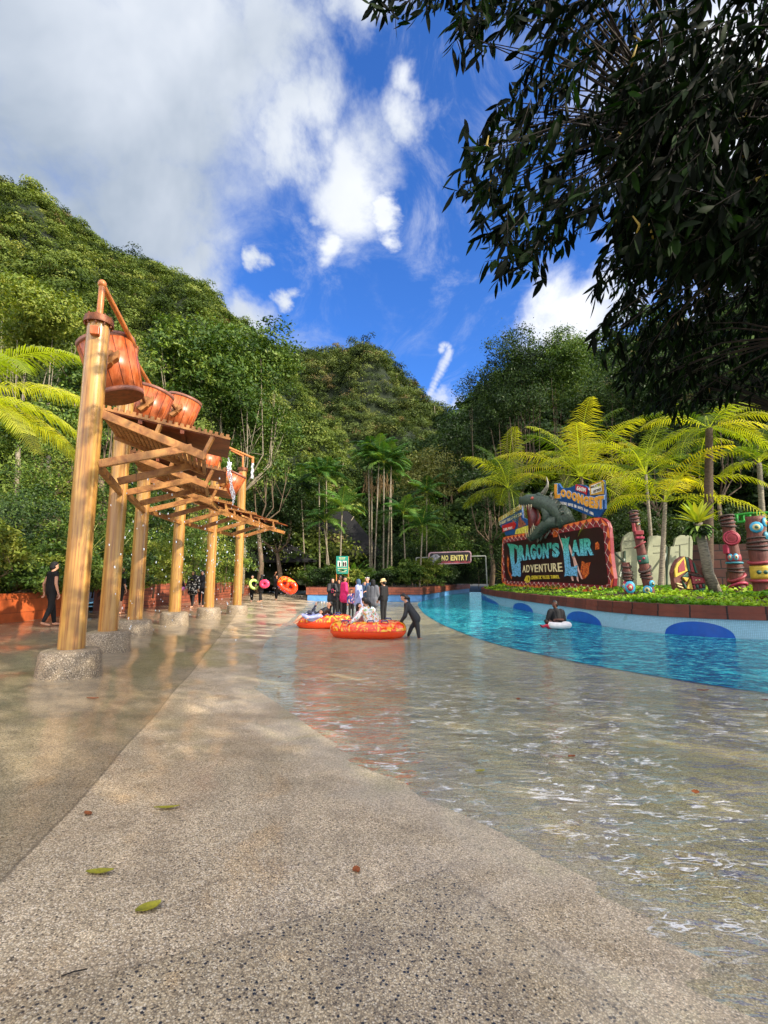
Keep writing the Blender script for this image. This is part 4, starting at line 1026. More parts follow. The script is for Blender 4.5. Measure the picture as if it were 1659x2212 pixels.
    for p in tw[::2]:
        nd=min(nodes,key=lambda q:(q-p).length_squared)
        if (nd-p).length<2.3:
            mid=nd.lerp(p,.55)+Vector((rs.gauss(0,.06),rs.gauss(0,.06),.12)); m.tube([nd,mid,p+Vector((0,0,.06))],[.014,.008,.004],4,caps=False)
    for i_ in range(len(tw)):
        p=TW[i_]; a_=ax[i_]; m.tube([tuple(p-a_*.3*L_*2.2),tuple(p+a_*.3*L_)],[.004,.002],3,caps=False)
    m.build('trunk',simple('bark_dark','2b241c',.9,.3,8),t,auto=False)
overhang()
# unseen trees added right of and behind the viewer to shade the foreground
SG='unseen shade casting trees added around the plaza'
for i,(x,y,zc,r,n) in enumerate([(12.5,3.2,6.8,3.0,3600),(12.6,-7.1,7.4,3.7,4200),(6,-7.5,7.2,3.6,3000),(17.5,5.5,7.5,3.3,4200)]):
    tree(Vector((x,y,-.2)),rblobs((x,y,zc),(r,r,r*.8),10),n,.5,DGREEN,['added unseen shade tree just right of the overhanging tree','added unseen shade tree behind the right of the viewer','added unseen shade tree behind the viewer','added unseen shade tree on the right shore'][i],group=SG,trunk=.28,aspect=.6)
# ================= SIGNS AND LETTERING =================
class Plane:
    def __init__(s,o,d,n=None):
        s.o=Vector(o); s.d=Vector((d[0],d[1],0)).normalized(); s.n=Vector((s.d.y,-s.d.x,0))
        if s.n.dot(Vector((0,0,H))-s.o)<0: s.n=-s.n
    def ab(s,u,v):
        r=ray(u,v); c=Vector((0,0,H)); t=(s.o-c).dot(s.n)/r.dot(s.n); p=c+r*t-s.o; return (p.dot(s.d),p.z)
    def at(s,a,b,off=0): return s.o+s.d*a+Vector((0,0,b))+s.n*off
_bf=bpy.data.curves.new('t','FONT')
_cache={}
def glyph(ch,bold=0.0,ext=.5):
    k=(ch,bold)
    if k in _cache: return _cache[k]
    c=bpy.data.curves.new('t','FONT'); c.body=ch; c.size=1; c.extrude=ext; c.offset=bold; c.resolution_u=3
    o=bpy.data.objects.new('t',c); COL.objects.link(o); dg=bpy.context.evaluated_depsgraph_get(); me=bpy.data.meshes.new_from_object(o.evaluated_get(dg))
    vs=[tuple(v.co) for v in me.vertices]; fs=[tuple(p.vertices) for p in me.polygons]
    bpy.data.objects.remove(o); bpy.data.curves.remove(c); bpy.data.meshes.remove(me)
    xs=[v[0] for v in vs]; ysx=[v[1] for v in vs]
    _cache[k]=(vs,fs,min(xs),max(xs),min(ysx),max(ysx)); return _cache[k]
def put_glyph(m,pl,ch,quad,off,th,bold=.0,mi=0):
    """quad: four (a,b) plane points bl,br,tr,tl"""
    vs,fs,x0,x1,y0,y1=glyph(ch,bold); out=[]
    for x,y,z in vs:
        p=(x-x0)/(x1-x0); q=(y-y0)/(y1-y0)
        a=[quad[0][i]*(1-p)*(1-q)+quad[1][i]*p*(1-q)+quad[2][i]*p*q+quad[3][i]*(1-p)*q for i in (0,1)]
        out.append(pl.at(a[0],a[1],off+th*(z+.5)))
    m.add(out,fs,mi)
def put_text(m,pl,txt,BL,BR,TR,TL,off,th,bold=0.,mi=0,gap=.12,narrow={'I':.4,"'":.3,'!':.35,'.':.3,' ':.5,'1':.6,'M':1.25,'W':1.3,'i':.4,'l':.4,'t':.6,'f':.6,'r':.7}):
    ws=[narrow.get(c,1.) for c in txt]; tot=sum(ws)+gap*(len(txt)-1); x=0
    def L(a,b,t): return (a[0]+(b[0]-a[0])*t,a[1]+(b[1]-a[1])*t)
    for c,w_ in zip(txt,ws):
        if c!=' ':
            t0,t1=x/tot,(x+w_)/tot; q=[L(BL,BR,t0),L(BL,BR,t1),L(TL,TR,t1),L(TL,TR,t0)]
            if c=="'": q=[L(q[0],q[3],.62),L(q[1],q[2],.62),q[2],q[3]]
            put_glyph(m,pl,c,q,off,th,bold,mi)
        x+=w_+gap
def slab(m,pl,poly,o0,o1,mi=0):
    n=len(poly); vs=[pl.at(a,b,o1) for a,b in poly]+[pl.at(a,b,o0) for a,b in poly]
    fs=[tuple(range(n)),tuple(range(2*n-1,n-1,-1))]+[(i,i+n,(i+1)%n+n,(i+1)%n) for i in range(n)]
    m.add(vs,fs,mi)
def C1(x,y): return ((1220+x*.20494)*.864,(1180+y*.20500)*.864)
SP=Plane((9.66,21,0),(-.1775,.985)); 
def S(x,y): return SP.ab(*C1(x,y))
def paint(name,c,rough=.42,**k): return simple(name,c,rough,k.pop('var',.1),6,**k)
MSB=paint('sign_maroon','852630'); MOR=paint('sign_orange','e8763c'); MWH=paint('sign_white','e6dfd2'); MWV=paint('wave_line','cbb3a6'); MBK=paint('sign_brown_black','2a0c10',var=.25); MCREAM=paint('letter_cream','e8d9a6'); MYEL=paint('letter_yellow','e0c83a')
MSIDE=paint('sign_edge','9a3b22')
def scalemat():
    m,t,p=newmat('scale_letters'); co=t.node('ShaderNodeTexCoord').outputs['Object']
    q=t.mapping(co,(1,.9,1)); v=t.node('ShaderNodeTexVoronoi',{'Vector':q,'Scale':6.},feature='DISTANCE_TO_EDGE'); sz=t.node('ShaderNodeSeparateXYZ',{0:co}).outputs[2]
    g=t.rng(sz,1.2,2.6,0,1); c=t.ramp(g,[(0,lin('74b8e4')),(.5,lin('6cc6d0')),(1,lin('44a886'))]); c=t.mix(t.rng(v.outputs[0],.07,.02),c,lin('1f6a6c'))
    setc(p,t,'Base Color',c); setc(p,t,'Roughness',.4); return m
MSCALE=scalemat()
sg=empty('dragon_sign',SP.at(5,.9,0),'huge billboard with scaly blue green letters and zigzag maroon orange border','sign')
OUT=[(172,1345),(166,1180),(170,1000),(176,840),(186,795),(300,772),(440,748),(590,722),(740,690),(870,660),(1010,625),(1180,585),(1320,551),(1400,566),(1450,605),(1478,680),(1490,800),(1500,1000),(1520,1170),(1540,1300),(1532,1390),(1500,1450),(1400,1488),(1250,1472),(1050,1450),(850,1430),(620,1412),(400,1398),(230,1384)]
INN=[(218,1300),(205,1180),(198,1020),(192,900),(205,868),(310,848),(450,826),(600,800),(745,775),(880,748),(1020,723),(1180,696),(1330,672),(1378,680),(1400,705),(1412,760),(1418,850),(1428,1000),(1445,1150),(1465,1290),(1466,1340),(1450,1370),(1420,1380),(1250,1372),(1050,1358),(850,1345),(620,1338),(400,1334),(250,1328)]
O_=[S(*p) for p in OUT]; I_=[S(*p) for p in INN]
m=MB(); slab(m,SP,O_,-.16,0); m.build('board',MSB,sg)
m=MB(); slab(m,SP,I_,.002,.012); m.build('dark_panel',MBK,sg)
def loop_at(s,k):
    n=len(O_); s=s%1*n; i=int(s)%n; f=s-int(s); j=(i+1)%n
    o=(O_[i][0]+(O_[j][0]-O_[i][0])*f,O_[i][1]+(O_[j][1]-O_[i][1])*f); q=(I_[i][0]+(I_[j][0]-I_[i][0])*f,I_[i][1]+(I_[j][1]-I_[i][1])*f)
    return (o[0]+(q[0]-o[0])*k,o[1]+(q[1]-o[1])*k)
# arc-length parametrisation around the outline
ss=[0]; NS=600
for i in range(1,NS+1):
    a=loop_at((i-1)/NS,.5); b=loop_at(i/NS-1e-9,.5); ss.append(ss[-1]+math.hypot(a[0]-b[0],a[1]-b[1]))
def sal(d):
    d=d%ss[-1]; return float(np.interp(d,ss,np.linspace(0,1-1e-9,NS+1)))
m=MB(); nT=52
for k in range(nT):
    d0=ss[-1]*k/nT; dl=ss[-1]/nT
    slab(m,SP,[loop_at(sal(d0+.02*dl),.02),loop_at(sal(d0+.98*dl),.02),loop_at(sal(d0+.5*dl),.62)],.002,.010)
m.build('triangle_trim',MOR,sg)
m=MB()
pts=[]
for k in range(nT*10+1):
    d=ss[-1]*k/(nT*10); a,b=loop_at(sal(d),.58+.2*math.cos(2*math.pi*(k/10-.5+.5))*-1*-1); pts.append(SP.at(a,b,.024))
m.tube(pts,.011,5); m.build('wavy_line',MWV,sg,auto=False)
m=MB()
for k in range(nT):
    a,b=loop_at(sal(ss[-1]*(k+0.02)/nT),.86); m.ell(SP.at(a,b,.012),(.026,.026,.02),5)
m.build('border_dots',MWH,sg,auto=False)
# claw slashes and flames printed on the panel
m=MB()
for pl_ in ([(860,745),(1000,1120),(1050,1330),(1030,1325),(960,1110)],[(940,770),(1060,1030),(1160,1310),(1140,1300),(1030,1040)],[(1000,880),(1090,1180),(1110,1340),(1090,1320),(1060,1160)]):
    slab(m,SP,[S(*p) for p in pl_],.013,.019)
m.build('claw_slash',paint('slash_pink','e8b8a8'),sg)
def flamemat():
    m,t,p=newmat('flame_paint'); co=t.node('ShaderNodeTexCoord').outputs['Object']
    setc(p,t,'Base Color',t.ramp(t.noise(co,9,6,.7,1),[(.35,lin('3a0f0c')),(.5,lin('b0401a')),(.62,lin('e88a30'))])); setc(p,t,'Roughness',.5); return m
MFL=flamemat()
for pl_ in ([(1150,1085),(1200,1110),(1260,1100),(1235,1180),(1240,1240),(1190,1300),(1150,1310),(1130,1220)],[(790,690),(850,668),(870,700),(850,790),(800,800)],[(1310,870),(1340,850),(1365,880),(1360,940),(1315,950)],[(240,1020),(262,1060),(255,1200),(300,1270),(290,1310),(250,1220),(236,1120)]):
    m=MB(); slab(m,SP,[S(*p) for p in pl_],.013,.018); m.build('flame_print',MFL,sg)
def word(name,txt,quadpx,off,th,mat,bold=.02,gap=.1,parent=None,pl=None,f=None,**k):
    m=MB(); f=f or S; q=[f(*p) for p in quadpx]; put_text(m,pl or SP,txt,q[0],q[1],q[2],q[3],off,th,bold,0,gap,**k); return m.build(name,mat,parent or sg,auto=False)
MOUTL=paint('letter_outline','0d3a40')
# hand cut letters: big D and L
bigD=[(245,872),(330,882),(372,905),(395,960),(402,1080),(410,1270),(395,1278),(365,1262),(340,1280),(318,1268),(296,1272),(310,1240),(296,1150),(282,1040),(272,935)]
holeD=[(330,925),(362,948),(370,1010),(366,1100),(340,1130),(332,1040)]
m=MB(); slab(m,SP,[S(*p) for p in bigD],.03,.06); m.build('letter',MSCALE,sg)
m=MB(); slab(m,SP,[S(*p) for p in holeD],.061,.066); m.build('letter_hole',MBK,sg)
bigL=[(905,805),(960,815),(1005,790),(990,900),(1000,1000),(1010,1080),(1018,1155),(1060,1158),(1100,1135),(1098,1200),(1100,1278),(1060,1262),(1020,1272),(980,1262),(945,1275),(955,1200),(945,1100),(935,1000),(925,900)]
m=MB(); slab(m,SP,[S(*p) for p in bigL],.03,.06); m.build('letter',MSCALE,sg)
word('word_lettering','RAGON',[(405,1082),(750,1052),(750,868),(388,895)],.03,.035,MSCALE,.05,.1)
word('word_lettering',"'S",[(765,1050),(885,1038),(875,868),(760,862)],.03,.035,MSCALE,.05,.1)
word('word_lettering','AIR',[(1035,1030),(1300,1015),(1285,800),(1025,835)],.03,.035,MSCALE,.05,.1)
word('word_lettering','ADVENTURE',[(428,1225),(918,1215),(905,1105),(428,1140)],.02,.02,MCREAM,.012,.22)
word('word_lettering','4D',[(448,1355),(522,1345),(520,1262),(455,1265)],.02,.02,MYEL,.05,.05)
word('word_lettering','CINEMATIC WATER TUNNEL',[(530,1312),(882,1298),(875,1258),(535,1265)],.02,.015,MYEL,.02,.14)
# support posts
m=MB()
for a in (.25,.75):
    A=SP.at(O_[0][0]*(1-a)+O_[21][0]*a,.4,-.25); m=MB(); m.tube([A,A+Vector((0,0,2.4))],.05,8); m.build('support_post',MFLANGE,sg)
# ---------------- upper right board ----------------
lg=empty('record_board',SP.at(2,3.9,0),'blue cut-out board reading looongest, mounted on top of the sign at right','sign')
SQ=Plane(SP.at(0,0,-.12),(-.1775,.985))
def S2(x,y): return SQ.ab(*C1(x,y))
bl=[(828,395),(815,150),(860,140),(900,200),(1000,190),(1090,150),(1180,165),(1222,195),(1240,270),(1238,155),(1395,100),(1412,110),(1425,290),(1425,450),(1360,552),(1270,545),(1150,500),(1000,430),(900,385)]
m=MB(); slab(m,SQ,[S2(*p) for p in bl],-.1,0); m.build('board',paint('board_blue','12467e'),lg)
MLO=paint('letter_orange','e6a03a'); MPB=paint('letter_rim','8fb4dc')
def arcword(name,txt,px,mat,rim,bold=.06):
    for (o0,th,mt,gr) in ((.006,.02,rim,.10),(.03,.03,mat,0)):
        m=MB()
        for c,q in zip(txt,px):
            cx=sum(p[0] for p in q)/4; cy=sum(p[1] for p in q)/4; qq=[((p[0]-cx)*(1+gr*1.9)+cx,(p[1]-cy)*(1+gr)+cy) for p in q]
            put_glyph(m,SQ,c,[S2(*p) for p in qq],o0,th,bold+(.05 if gr else 0))
        m.build(name,mt,lg,auto=False)
def q4(x0,y0,x1,y1,sk=0): return [(x0,y1),(x1,y1+sk),(x1,y0+sk),(x0,y0)]
arcword('word_lettering','LOOONGEST',[q4(822,150,890,325,-8),q4(900,208,958,302,12),q4(968,222,1026,322,14),q4(1036,242,1096,348,18),q4(1104,260,1168,378,20),q4(1176,288,1238,410,18),q4(1248,300,1300,432,12),q4(1308,300,1360,446,6),q4(1352,295,1422,452,-8)],MLO,MPB)
w2='ADVENTURE RIVER IN SOUTH EAST ASIA'; pth=[(848,385),(1000,372),(1150,455),(1295,520)]
m=MB(); N_=len(w2)
def pc(t):
    x=848+(1295-848)*t; y=378+14*math.sin(t*math.pi)*-1+ (t**1.35)*140; return x,y
for i,c in enumerate(w2):
    if c==' ': continue
    a=pc(i/N_); b=pc((i+.8)/N_); put_glyph(m,SQ,c,[S2(a[0],a[1]+16),S2(b[0],b[1]+16),S2(b[0],b[1]-18),S2(a[0],a[1]-18)],.006,.012,.02)
m.build('word_lettering',MWH,lg,auto=False)
m=MB(); slab(m,SQ,[S2(*p) for p in [(1082,148),(1222,196),(1216,285),(1190,262),(1078,222)]],.035,.05); m.build('red_tag',paint('tag_red','c0242c'),lg)
word('word_lettering','660M',[(1096,222),(1205,248),(1208,198),(1098,166)],.055,.012,MWH,.03,.1,lg,SQ,S2)
m=MB(); slab(m,SQ,[S2(*p) for p in [(1238,155),(1395,100),(1412,112),(1420,268),(1250,285)]],.004,.02); m.build('tag_frame',paint('frame_gold','cf9a3a'),lg)
m=MB(); slab(m,SQ,[S2(*p) for p in [(1258,168),(1385,122),(1398,232),(1268,272)]],.022,.03); m.build('white_tag',MWH,lg)
word('word_lettering','MALAYSIA',[(1264,200),(1384,162),(1380,132),(1262,178)],.032,.008,MBK,.02,.12,lg,SQ,S2)
word('word_lettering','RECORDS',[(1296,255),(1390,222),(1388,192),(1294,226)],.032,.008,MBK,.02,.12,lg,SQ,S2)
# ---------------- upper left board ----------------
tg=empty('tube_board',SP.at(9,3.6,0),'small blue board with yellow lettering and a red arrow, above the sign at left','sign')
m=MB(); slab(m,SQ,[S2(*p) for p in [(215,775),(190,700),(145,655),(132,575),(405,385),(425,560),(560,610),(585,735)]],-.1,0); m.build('board',paint('board_blue_dark','1c4f86'),tg)
m=MB(); slab(m,SQ,[S2(*p) for p in [(130,568),(410,388),(412,440),(136,610)]],.004,.014)
m.build('cream_band',paint('band_cream','d8cf96'),tg)
word('word_lettering','GET A TUBE NOW!',[(134,602),(410,458),(408,398),(132,560)],.016,.015,paint('letter_gold','b8983a'),.03,.1,tg,SQ,S2)
word('word_lettering','TO ENJOY THIS ATTRACTION',[(140,652),(412,530),(412,490),(138,618)],.006,.012,MCREAM,.02,.1,tg,SQ,S2)
m=MB(); slab(m,SQ,[S2(*p) for p in [(175,655),(308,610),(306,585),(352,640),(322,705),(318,690),(185,735)]],.02,.035); m.build('red_arrow',paint('arrow_red','c4272d'),tg)
word('word_lettering','THIS WAY',[(194,722),(308,695),(305,662),(192,690)],.037,.01,MWH,.03,.1,tg,SQ,S2)
word('word_lettering','SWIM THIS WAY',[(194,678),(302,645),(300,628),(192,660)],.037,.008,MWH,.01,.1,tg,SQ,S2) if False else None
# printed rider on a yellow tube (flat print)
m=MB(); slab(m,SQ,[S2(*p) for p in [(330,760),(345,700),(430,670),(530,640),(575,670),(585,730)]],.006,.016); m.build('tube_print',paint('print_yellow','d8cf52',var=.3),tg)
m=MB(); slab(m,SQ,[S2(*p) for p in [(368,685),(378,560),(400,535),(412,580),(440,600),(470,640),(430,665)]],.018,.026); m.build('rider_print',paint('print_skin','9a5a48',var=.5),tg)
# ---------------- dragon head sculpture ----------------
dg_=empty('dragon_sculpture',SP.at(5.5,3.5,0),'grey green horned dragon head sculpture with open toothed jaws atop the sign','sculpture')
MDR=simple('dragon_skin','414f42',.6,.35,9,.6,bscale=22); MMO=simple('dragon_mouth','5a1b18',.4,.3,8); MTO=simple('dragon_teeth','c9b892',.5,.15,8); MHO=simple('dragon_horn','8d8a7c',.6,.25,10)
DP=Plane(SP.at(0,0,.1),(-.1775,.985))
def D3(x,y,o=0):
    a,b=DP.ab(*C1(x,y)); return DP.at(a,b,o)
def tube_px(m,pts,rs,n=10,mi=0): m.tube([D3(*p) for p in pts],[r*.8 for r in rs],n,mi)
m=MB()
tube_px(m,[(900,650,-.3),(860,520,-.25),(800,440,-.1),(720,385,.1),(650,355,.3),(580,350,.42),(515,362,.5)],[.55,.54,.54,.52,.50,.44,.30],12)
tube_px(m,[(840,600,-.1),(760,620,.1),(720,700,.3),(680,770,.45),(630,820,.55)],[.42,.40,.36,.30,.14],12)
tube_px(m,[(740,430,.1),(760,520,.1),(760,620,.1)],[.42,.4,.4],12)
tube_px(m,[(500,350,.5),(505,320,.55),(530,312,.5)],[.14,.12,.05],8)
tube_px(m,[(640,300,.35),(680,280,.3),(720,300,.2)],[.12,.16,.1],8)
m.build('head',MDR,dg_,auto=False)
m=MB(); tube_px(m,[(600,400,.42),(620,480,.38),(640,560,.36),(640,660,.42),(620,740,.48)],[.26,.40,.44,.36,.16],12); m.build('mouth',MMO,dg_,auto=False)
m=MB()
for (x,y,x2,y2) in [(510,400,515,470),(540,395,545,475),(570,392,573,470),(600,392,602,465),(630,392,636,470),(660,400,662,470),(600,800,590,700),(625,790,622,700),(655,770,660,690),(680,740,675,660),(700,700,690,630)]:
    tube_px(m,[(x,y,.62),(x2,y2,.66)],[.055,.008],6)
m.build('teeth',MTO,dg_,auto=False)
m=MB(); tube_px(m,[(680,290,.1),(715,230,.1),(745,180,.1),(752,130,.1),(735,60,.1)],[.17,.14,.10,.06,.015],10); m.build('horn',MHO,dg_,auto=False)
m=MB()
for (x,y,x2,y2) in [(780,400,800,290),(800,430,850,340),(780,330,770,240),(820,500,905,440),(830,560,920,520),(840,620,930,610),(860,470,890,380),(740,640,735,560),(560,310,575,270),(600,300,640,255),(620,330,600,285),(700,800,760,720),(760,680,860,640),(500,330,490,285),(530,320,520,275),(700,420,780,380),(720,520,800,500),(700,600,790,590),(690,700,770,720),(660,780,640,850),(620,820,600,870),(850,500,930,480),(780,500,850,450),(600,330,590,290),(760,300,800,240)]:
    tube_px(m,[(x,y,.0),((x+x2)/2+8,(y+y2)/2,.05),(x2,y2,.0)],[.10,.06,.01],6)
m.build('spikes',MHO,dg_,auto=False)
m=MB(); m.ell(D3(672,325,.62),(.09,.09,.09),8); m.build('eye',simple('eye_red','c05a48',.3),dg_,auto=False)
# wing/crest fins
m=MB()
for k,(pts) in enumerate([[(800,430),(905,400),(880,470),(935,500),(890,540),(930,610),(870,660),(790,640)],[(640,640),(760,700),(750,740),(690,770),(640,850),(590,800)]]):
    slab(m,DP,[DP.ab(*C1(*p)) for p in pts],.0 if k==0 else .45,.09 if k==0 else .6)
    m.build('frill',MDR,dg_); m=MB()
# ---------------- NO ENTRY gate ----------------
NE=Plane((2.5,38,0),(1,.0))
def C4(x,y): return ((700+x*.31344)*.864,(1360+y*.31355)*.864)
def SN(x,y): return NE.ab(*C4(x,y))
ng=empty('no_entry_gate',P3(970,1266,38),'thin grey frame across the channel carrying a dark no entry board','sign')
m=MB(); a=P3(898,1269,38); a.z=.8; b=P3(899,1205,38); m.tube([a,b],.05,8); m.build('frame_post',paint('frame_grey','8a8f88'),ng)
m=MB(); c=P3(1053,1270,38); c.z=.3; d=P3(1049,1201,38); m.tube([c,d],.05,8); m.build('frame_post',paint('frame_grey2','8a8f88'),ng)
m=MB(); m.tube([b,d],.045,8); m.build('frame_rail',paint('frame_grey3','8a8f88'),ng)
def rr(x0,y0,x1,y1,r,sk=0):
    P_=[]
    for cx,cy,a0 in ((x1-r,y0+r,-90),(x1-r,y1-r,0),(x0+r,y1-r,90),(x0+r,y0+r,180)):
        for k in range(6): a=R(a0+18*k); P_.append((cx+r*math.cos(a),cy+r*math.sin(a)+(cx-x0)/(x1-x0)*sk))
    return P_
NEf=Plane((2.5,37.9,0),(1,.0)); SNf=lambda x,y: NEf.ab(*C4(x,y))
m=MB(); slab(m,NEf,[SNf(*p) for p in rr(1183,66,1527,166,22,-12)],-.05,0); m.build('board_rim',paint('rim_pink','b08d92'),ng)
m=MB(); slab(m,NEf,[SNf(*p) for p in rr(1194,75,1518,157,18,-12)],.004,.02); m.build('board',paint('board_dark','2b2427',var=.3),ng)
word('word_lettering','NO ENTRY',[(1288,134),(1498,130),(1498,86),(1290,92)],.024,.02,paint('letter_pale','e6d77c'),.04,.12,ng,NEf,SNf)
m=MB()
for k in range(26):
    x=1285+k*9; h=random.uniform(8,24); slab(m,NEf,[SNf(x,150),SNf(x+9,150),SNf(x+5,150-h)],.021,.023)
m.build('red_flames',paint('flame_pink','b4454e'),ng)
m=MB(); slab(m,NEf,[SNf(*p) for p in [(1198,140),(1200,105),(1225,84),(1255,82),(1278,100),(1262,112),(1276,128),(1250,150),(1215,152)]],.022,.03); m.build('creature_print',paint('print_grey','8b8b90',var=.5),ng)
# ---------------- green notice ----------------
gn=empty('notice_board',P3(740,1268,34.7),'green rectangular notice with two white panels on thin posts in the planter','sign')
GN=Plane((0,34.7,0),(1,0)); SG_=lambda x,y: GN.ab(*C4(x,y))
m=MB(); slab(m,GN,[SG_(*p) for p in [(449,97),(546,97),(546,238),(449,238)]],-.04,0); m.build('board',paint('notice_green','1f8f7c'),gn)
m=MB(); slab(m,GN,[SG_(*p) for p in [(460,135),(490,135),(490,180),(460,180)]],.004,.008); m.build('picture_panel',MWH,gn)
m=MB(); slab(m,GN,[SG_(*p) for p in [(500,135),(532,135),(532,180),(500,180)]],.004,.008); m.build('picture_panel',MWH,gn)
m=MB()
for x in (475,508,523): slab(m,GN,[SG_(x-5,178),SG_(x+5,178),SG_(x+6,150),SG_(x,140),SG_(x-6,150)],.010,.013)
m.build('pictogram',MBK,gn)
m=MB(); 
for y,x0,x1 in ((108,470,522),(118,474,518),(192,460,536),(208,462,534),(220,470,526)): slab(m,GN,[SG_(x0,y),SG_(x1,y),SG_(x1,y+4),SG_(x0,y+4)],.004,.008)
m.build('printed_lines',MCREAM,gn)
for x in (449,544):
    m=MB(); a,b=SG_(x,290); p=GN.at(a,b,-.07); q=GN.at(a,SG_(x,100)[1],-.07); p.z=.8; m.tube([p,q],.035,8); m.build('post',MPIPE,gn)
# ================= TOTEMS =================
MT=simple('totem_wood','6b3a30',.65,.35,5,.5,stretch=(6,6,.8),bscale=12); MTR=simple('totem_rope','45342e',.6,.25,30,.4); MTP=simple('totem_red','8f3038',.5,.15,8); MTT=simple('totem_teal','2f7f90',.5,.15,8); MTY=simple('totem_yellow','c6a93a',.5,.12,8); MTG=simple('totem_green','2c5a4c',.5,.2,8); MTC=simple('totem_cyan','3aa0c8',.45,.12,8); MTM=simple('totem_magenta','a8324e',.5,.12,8); MCR=simple('totem_cream','c8bb86',.5,.12,8)
def totem(u,vb,vt,Y,r,lab,parts,lean=0,taper=.85):
    b=P3(u,vb,Y); tp=P3(u,vt,Y); b.z-=.15; hgt=tp.z-b.z
    t=empty('totem_pole',b,lab,'totem pole','painted totem poles in the right planter')
    def ax(f): return b+Vector((lean*f,0,hgt*f))
    def rad(f): return r*(1-(1-taper)*f)
    m=MB(); n=22
    pts=[ax(i/n) for i in range(n+1)]; rs=[rad(i/n)*(1+.05*math.sin(i*1.7)+.03*math.sin(i*4.1)) for i in range(n+1)]; m.tube(pts,rs,20); m.build('pole',MT,t,auto=False)
    front=(Vector((0,0,H))-b); front.z=0; front.normalize(); left=Vector((-front.y,front.x,0))
    for k in parts:
        kind=k[0]; f=k[1]
        if kind=='rope':
            for j in range(k[2]):
                m=MB(); q=ax(f+j*.033*3.2/hgt); rr_=rad(f)+.008; pp=[]
                for i in range(41):
                    a=i/40*2*math.pi; pp.append(q+Vector((rr_*math.cos(a),rr_*math.sin(a),.03*math.sin(a+j))))
                m.tube(pp,[.033+.006*math.sin(i*2.5) for i in range(41)],8,caps=False); m.build('rope_ring',MTR,t,auto=False)
        elif kind=='band':
            m=MB(); q0,q1=ax(f),ax(k[2]); N_=5; m.tube([q0.lerp(q1,i/N_) for i in range(N_+1)],[rad(f)+.012+.012*math.sin(math.pi*i/N_) for i in range(N_+1)],24); m.build('painted_band',k[3],t,auto=False)
        elif kind=='eye':
            a=R(k[2]); d=front*math.cos(a)+left*math.sin(a); q=ax(f)+d*(rad(f)+.0); s=k[3]; up=Vector((0,0,1)); sd_=d.cross(up).normalized(); M=Matrix((sd_,up,d)).transposed()
            par=None
            for c,ss_,dz in zip(k[4],(1,.66,.36),(0,.02,.04)):
                m=MB(); m.ell(q+d*dz*.8,(s*ss_,s*ss_*k[5] if len(k)>5 else s*ss_,.05),6,M=M); o=m.build('eye_disc' if par is None else 'eye_ring',c,par or t,auto=False); par=par or o
        elif kind=='spiral':
            a=R(k[2]); d=front*math.cos(a)+left*math.sin(a); q=ax(f)+d*(rad(f)+.02); up=Vector((0,0,1)); sd_=d.cross(up).normalized(); m=MB(); pp=[]
            for i in range(70):
                a2=i*.3; rr_=k[3]*(i/70); pp.append(q+sd_*rr_*math.cos(a2)+up*rr_*math.sin(a2))
            m.tube(pp,.018,6); m.build('spiral_relief',k[4],t,auto=False)
            m=MB(); M=Matrix((sd_,up,d)).transposed(); m.ell(q-d*.03,(k[3]*1.05,k[3]*1.05,.05),8,M=M); m.build('spiral_disc',k[5],t,auto=False)
        elif kind=='block':
            a=R(k[2]); d=front*math.cos(a)+left*math.sin(a); m=MB(); m.box(ax(f)+d*rad(f),(k[3],.12,k[4]),math.atan2(d.y,d.x)+math.pi/2); m.build('carved_block',k[5],t,bevel=.02)
        elif kind=='swag':
            m=MB(); pp=[]
            for i in range(41):
                a=i/40*2*math.pi; pp.append(ax(f)+Vector(((rad(f)+.02)*math.cos(a),(rad(f)+.02)*math.sin(a),k[2]*math.sin(a+k[3]))))
            m.tube(pp,k[4],8,caps=False); m.build('wrapped_band',k[5],t,auto=False)
    return t
totem(1361,1277,1215,17.0,.15,'short broken totem with a blue and red target, beside the big sign',[('rope',.5,3),('rope',.88,1),('eye',.25,10,.17,(MTC,MTM,MCR),1.3),('eye',.27,-60,.15,(MTM,MCR,MTC),1.3),('swag',.72,.06,0,.03,MTR)],lean=-.08)
totem(1405,1283,1108,16.8,.17,'tall slender red totem with carved face, right of the big sign',[('rope',.9,4),('rope',.24,3),('block',.76,20,.28,.14,MTP),('block',.70,20,.26,.08,MTM),('block',.82,-30,.10,.3,MTP),('eye',.86,40,.06,(MCR,MTT,MTG)),('band',.40,.50,MTG),('eye',.46,10,.05,(MTM,MTM,MTM)),('eye',.43,-35,.05,(MTM,MTM,MTM)),('swag',.34,.12,1,.04,MTR),('eye',.17,50,.12,(MTC,MTG,MCR)),('eye',.10,-15,.15,(MTC,MCR,MTG)),('swag',.62,.1,2,.03,MTP)],lean=-.38,taper=.72)
totem(1597,1277,1112,16.2,.21,'dark red totem with a pink spiral, behind the leaning fern palm',[('rope',.86,4),('rope',.30,2),('spiral',.70,10,.24,MTM,MTP),('block',.57,-50,.2,.3,MTM),('band',.42,.50,MTP),('eye',.47,20,.08,(MTC,MCR,MTM),1.5),('eye',.47,-25,.08,(MTC,MCR,MTM),1.5),('swag',.40,.0,0,.035,MTT),('swag',.22,.12,1.5,.05,MTP),('swag',.12,.1,3,.05,MTM),('swag',.05,.03,1,.05,MTR)],lean=-.18)
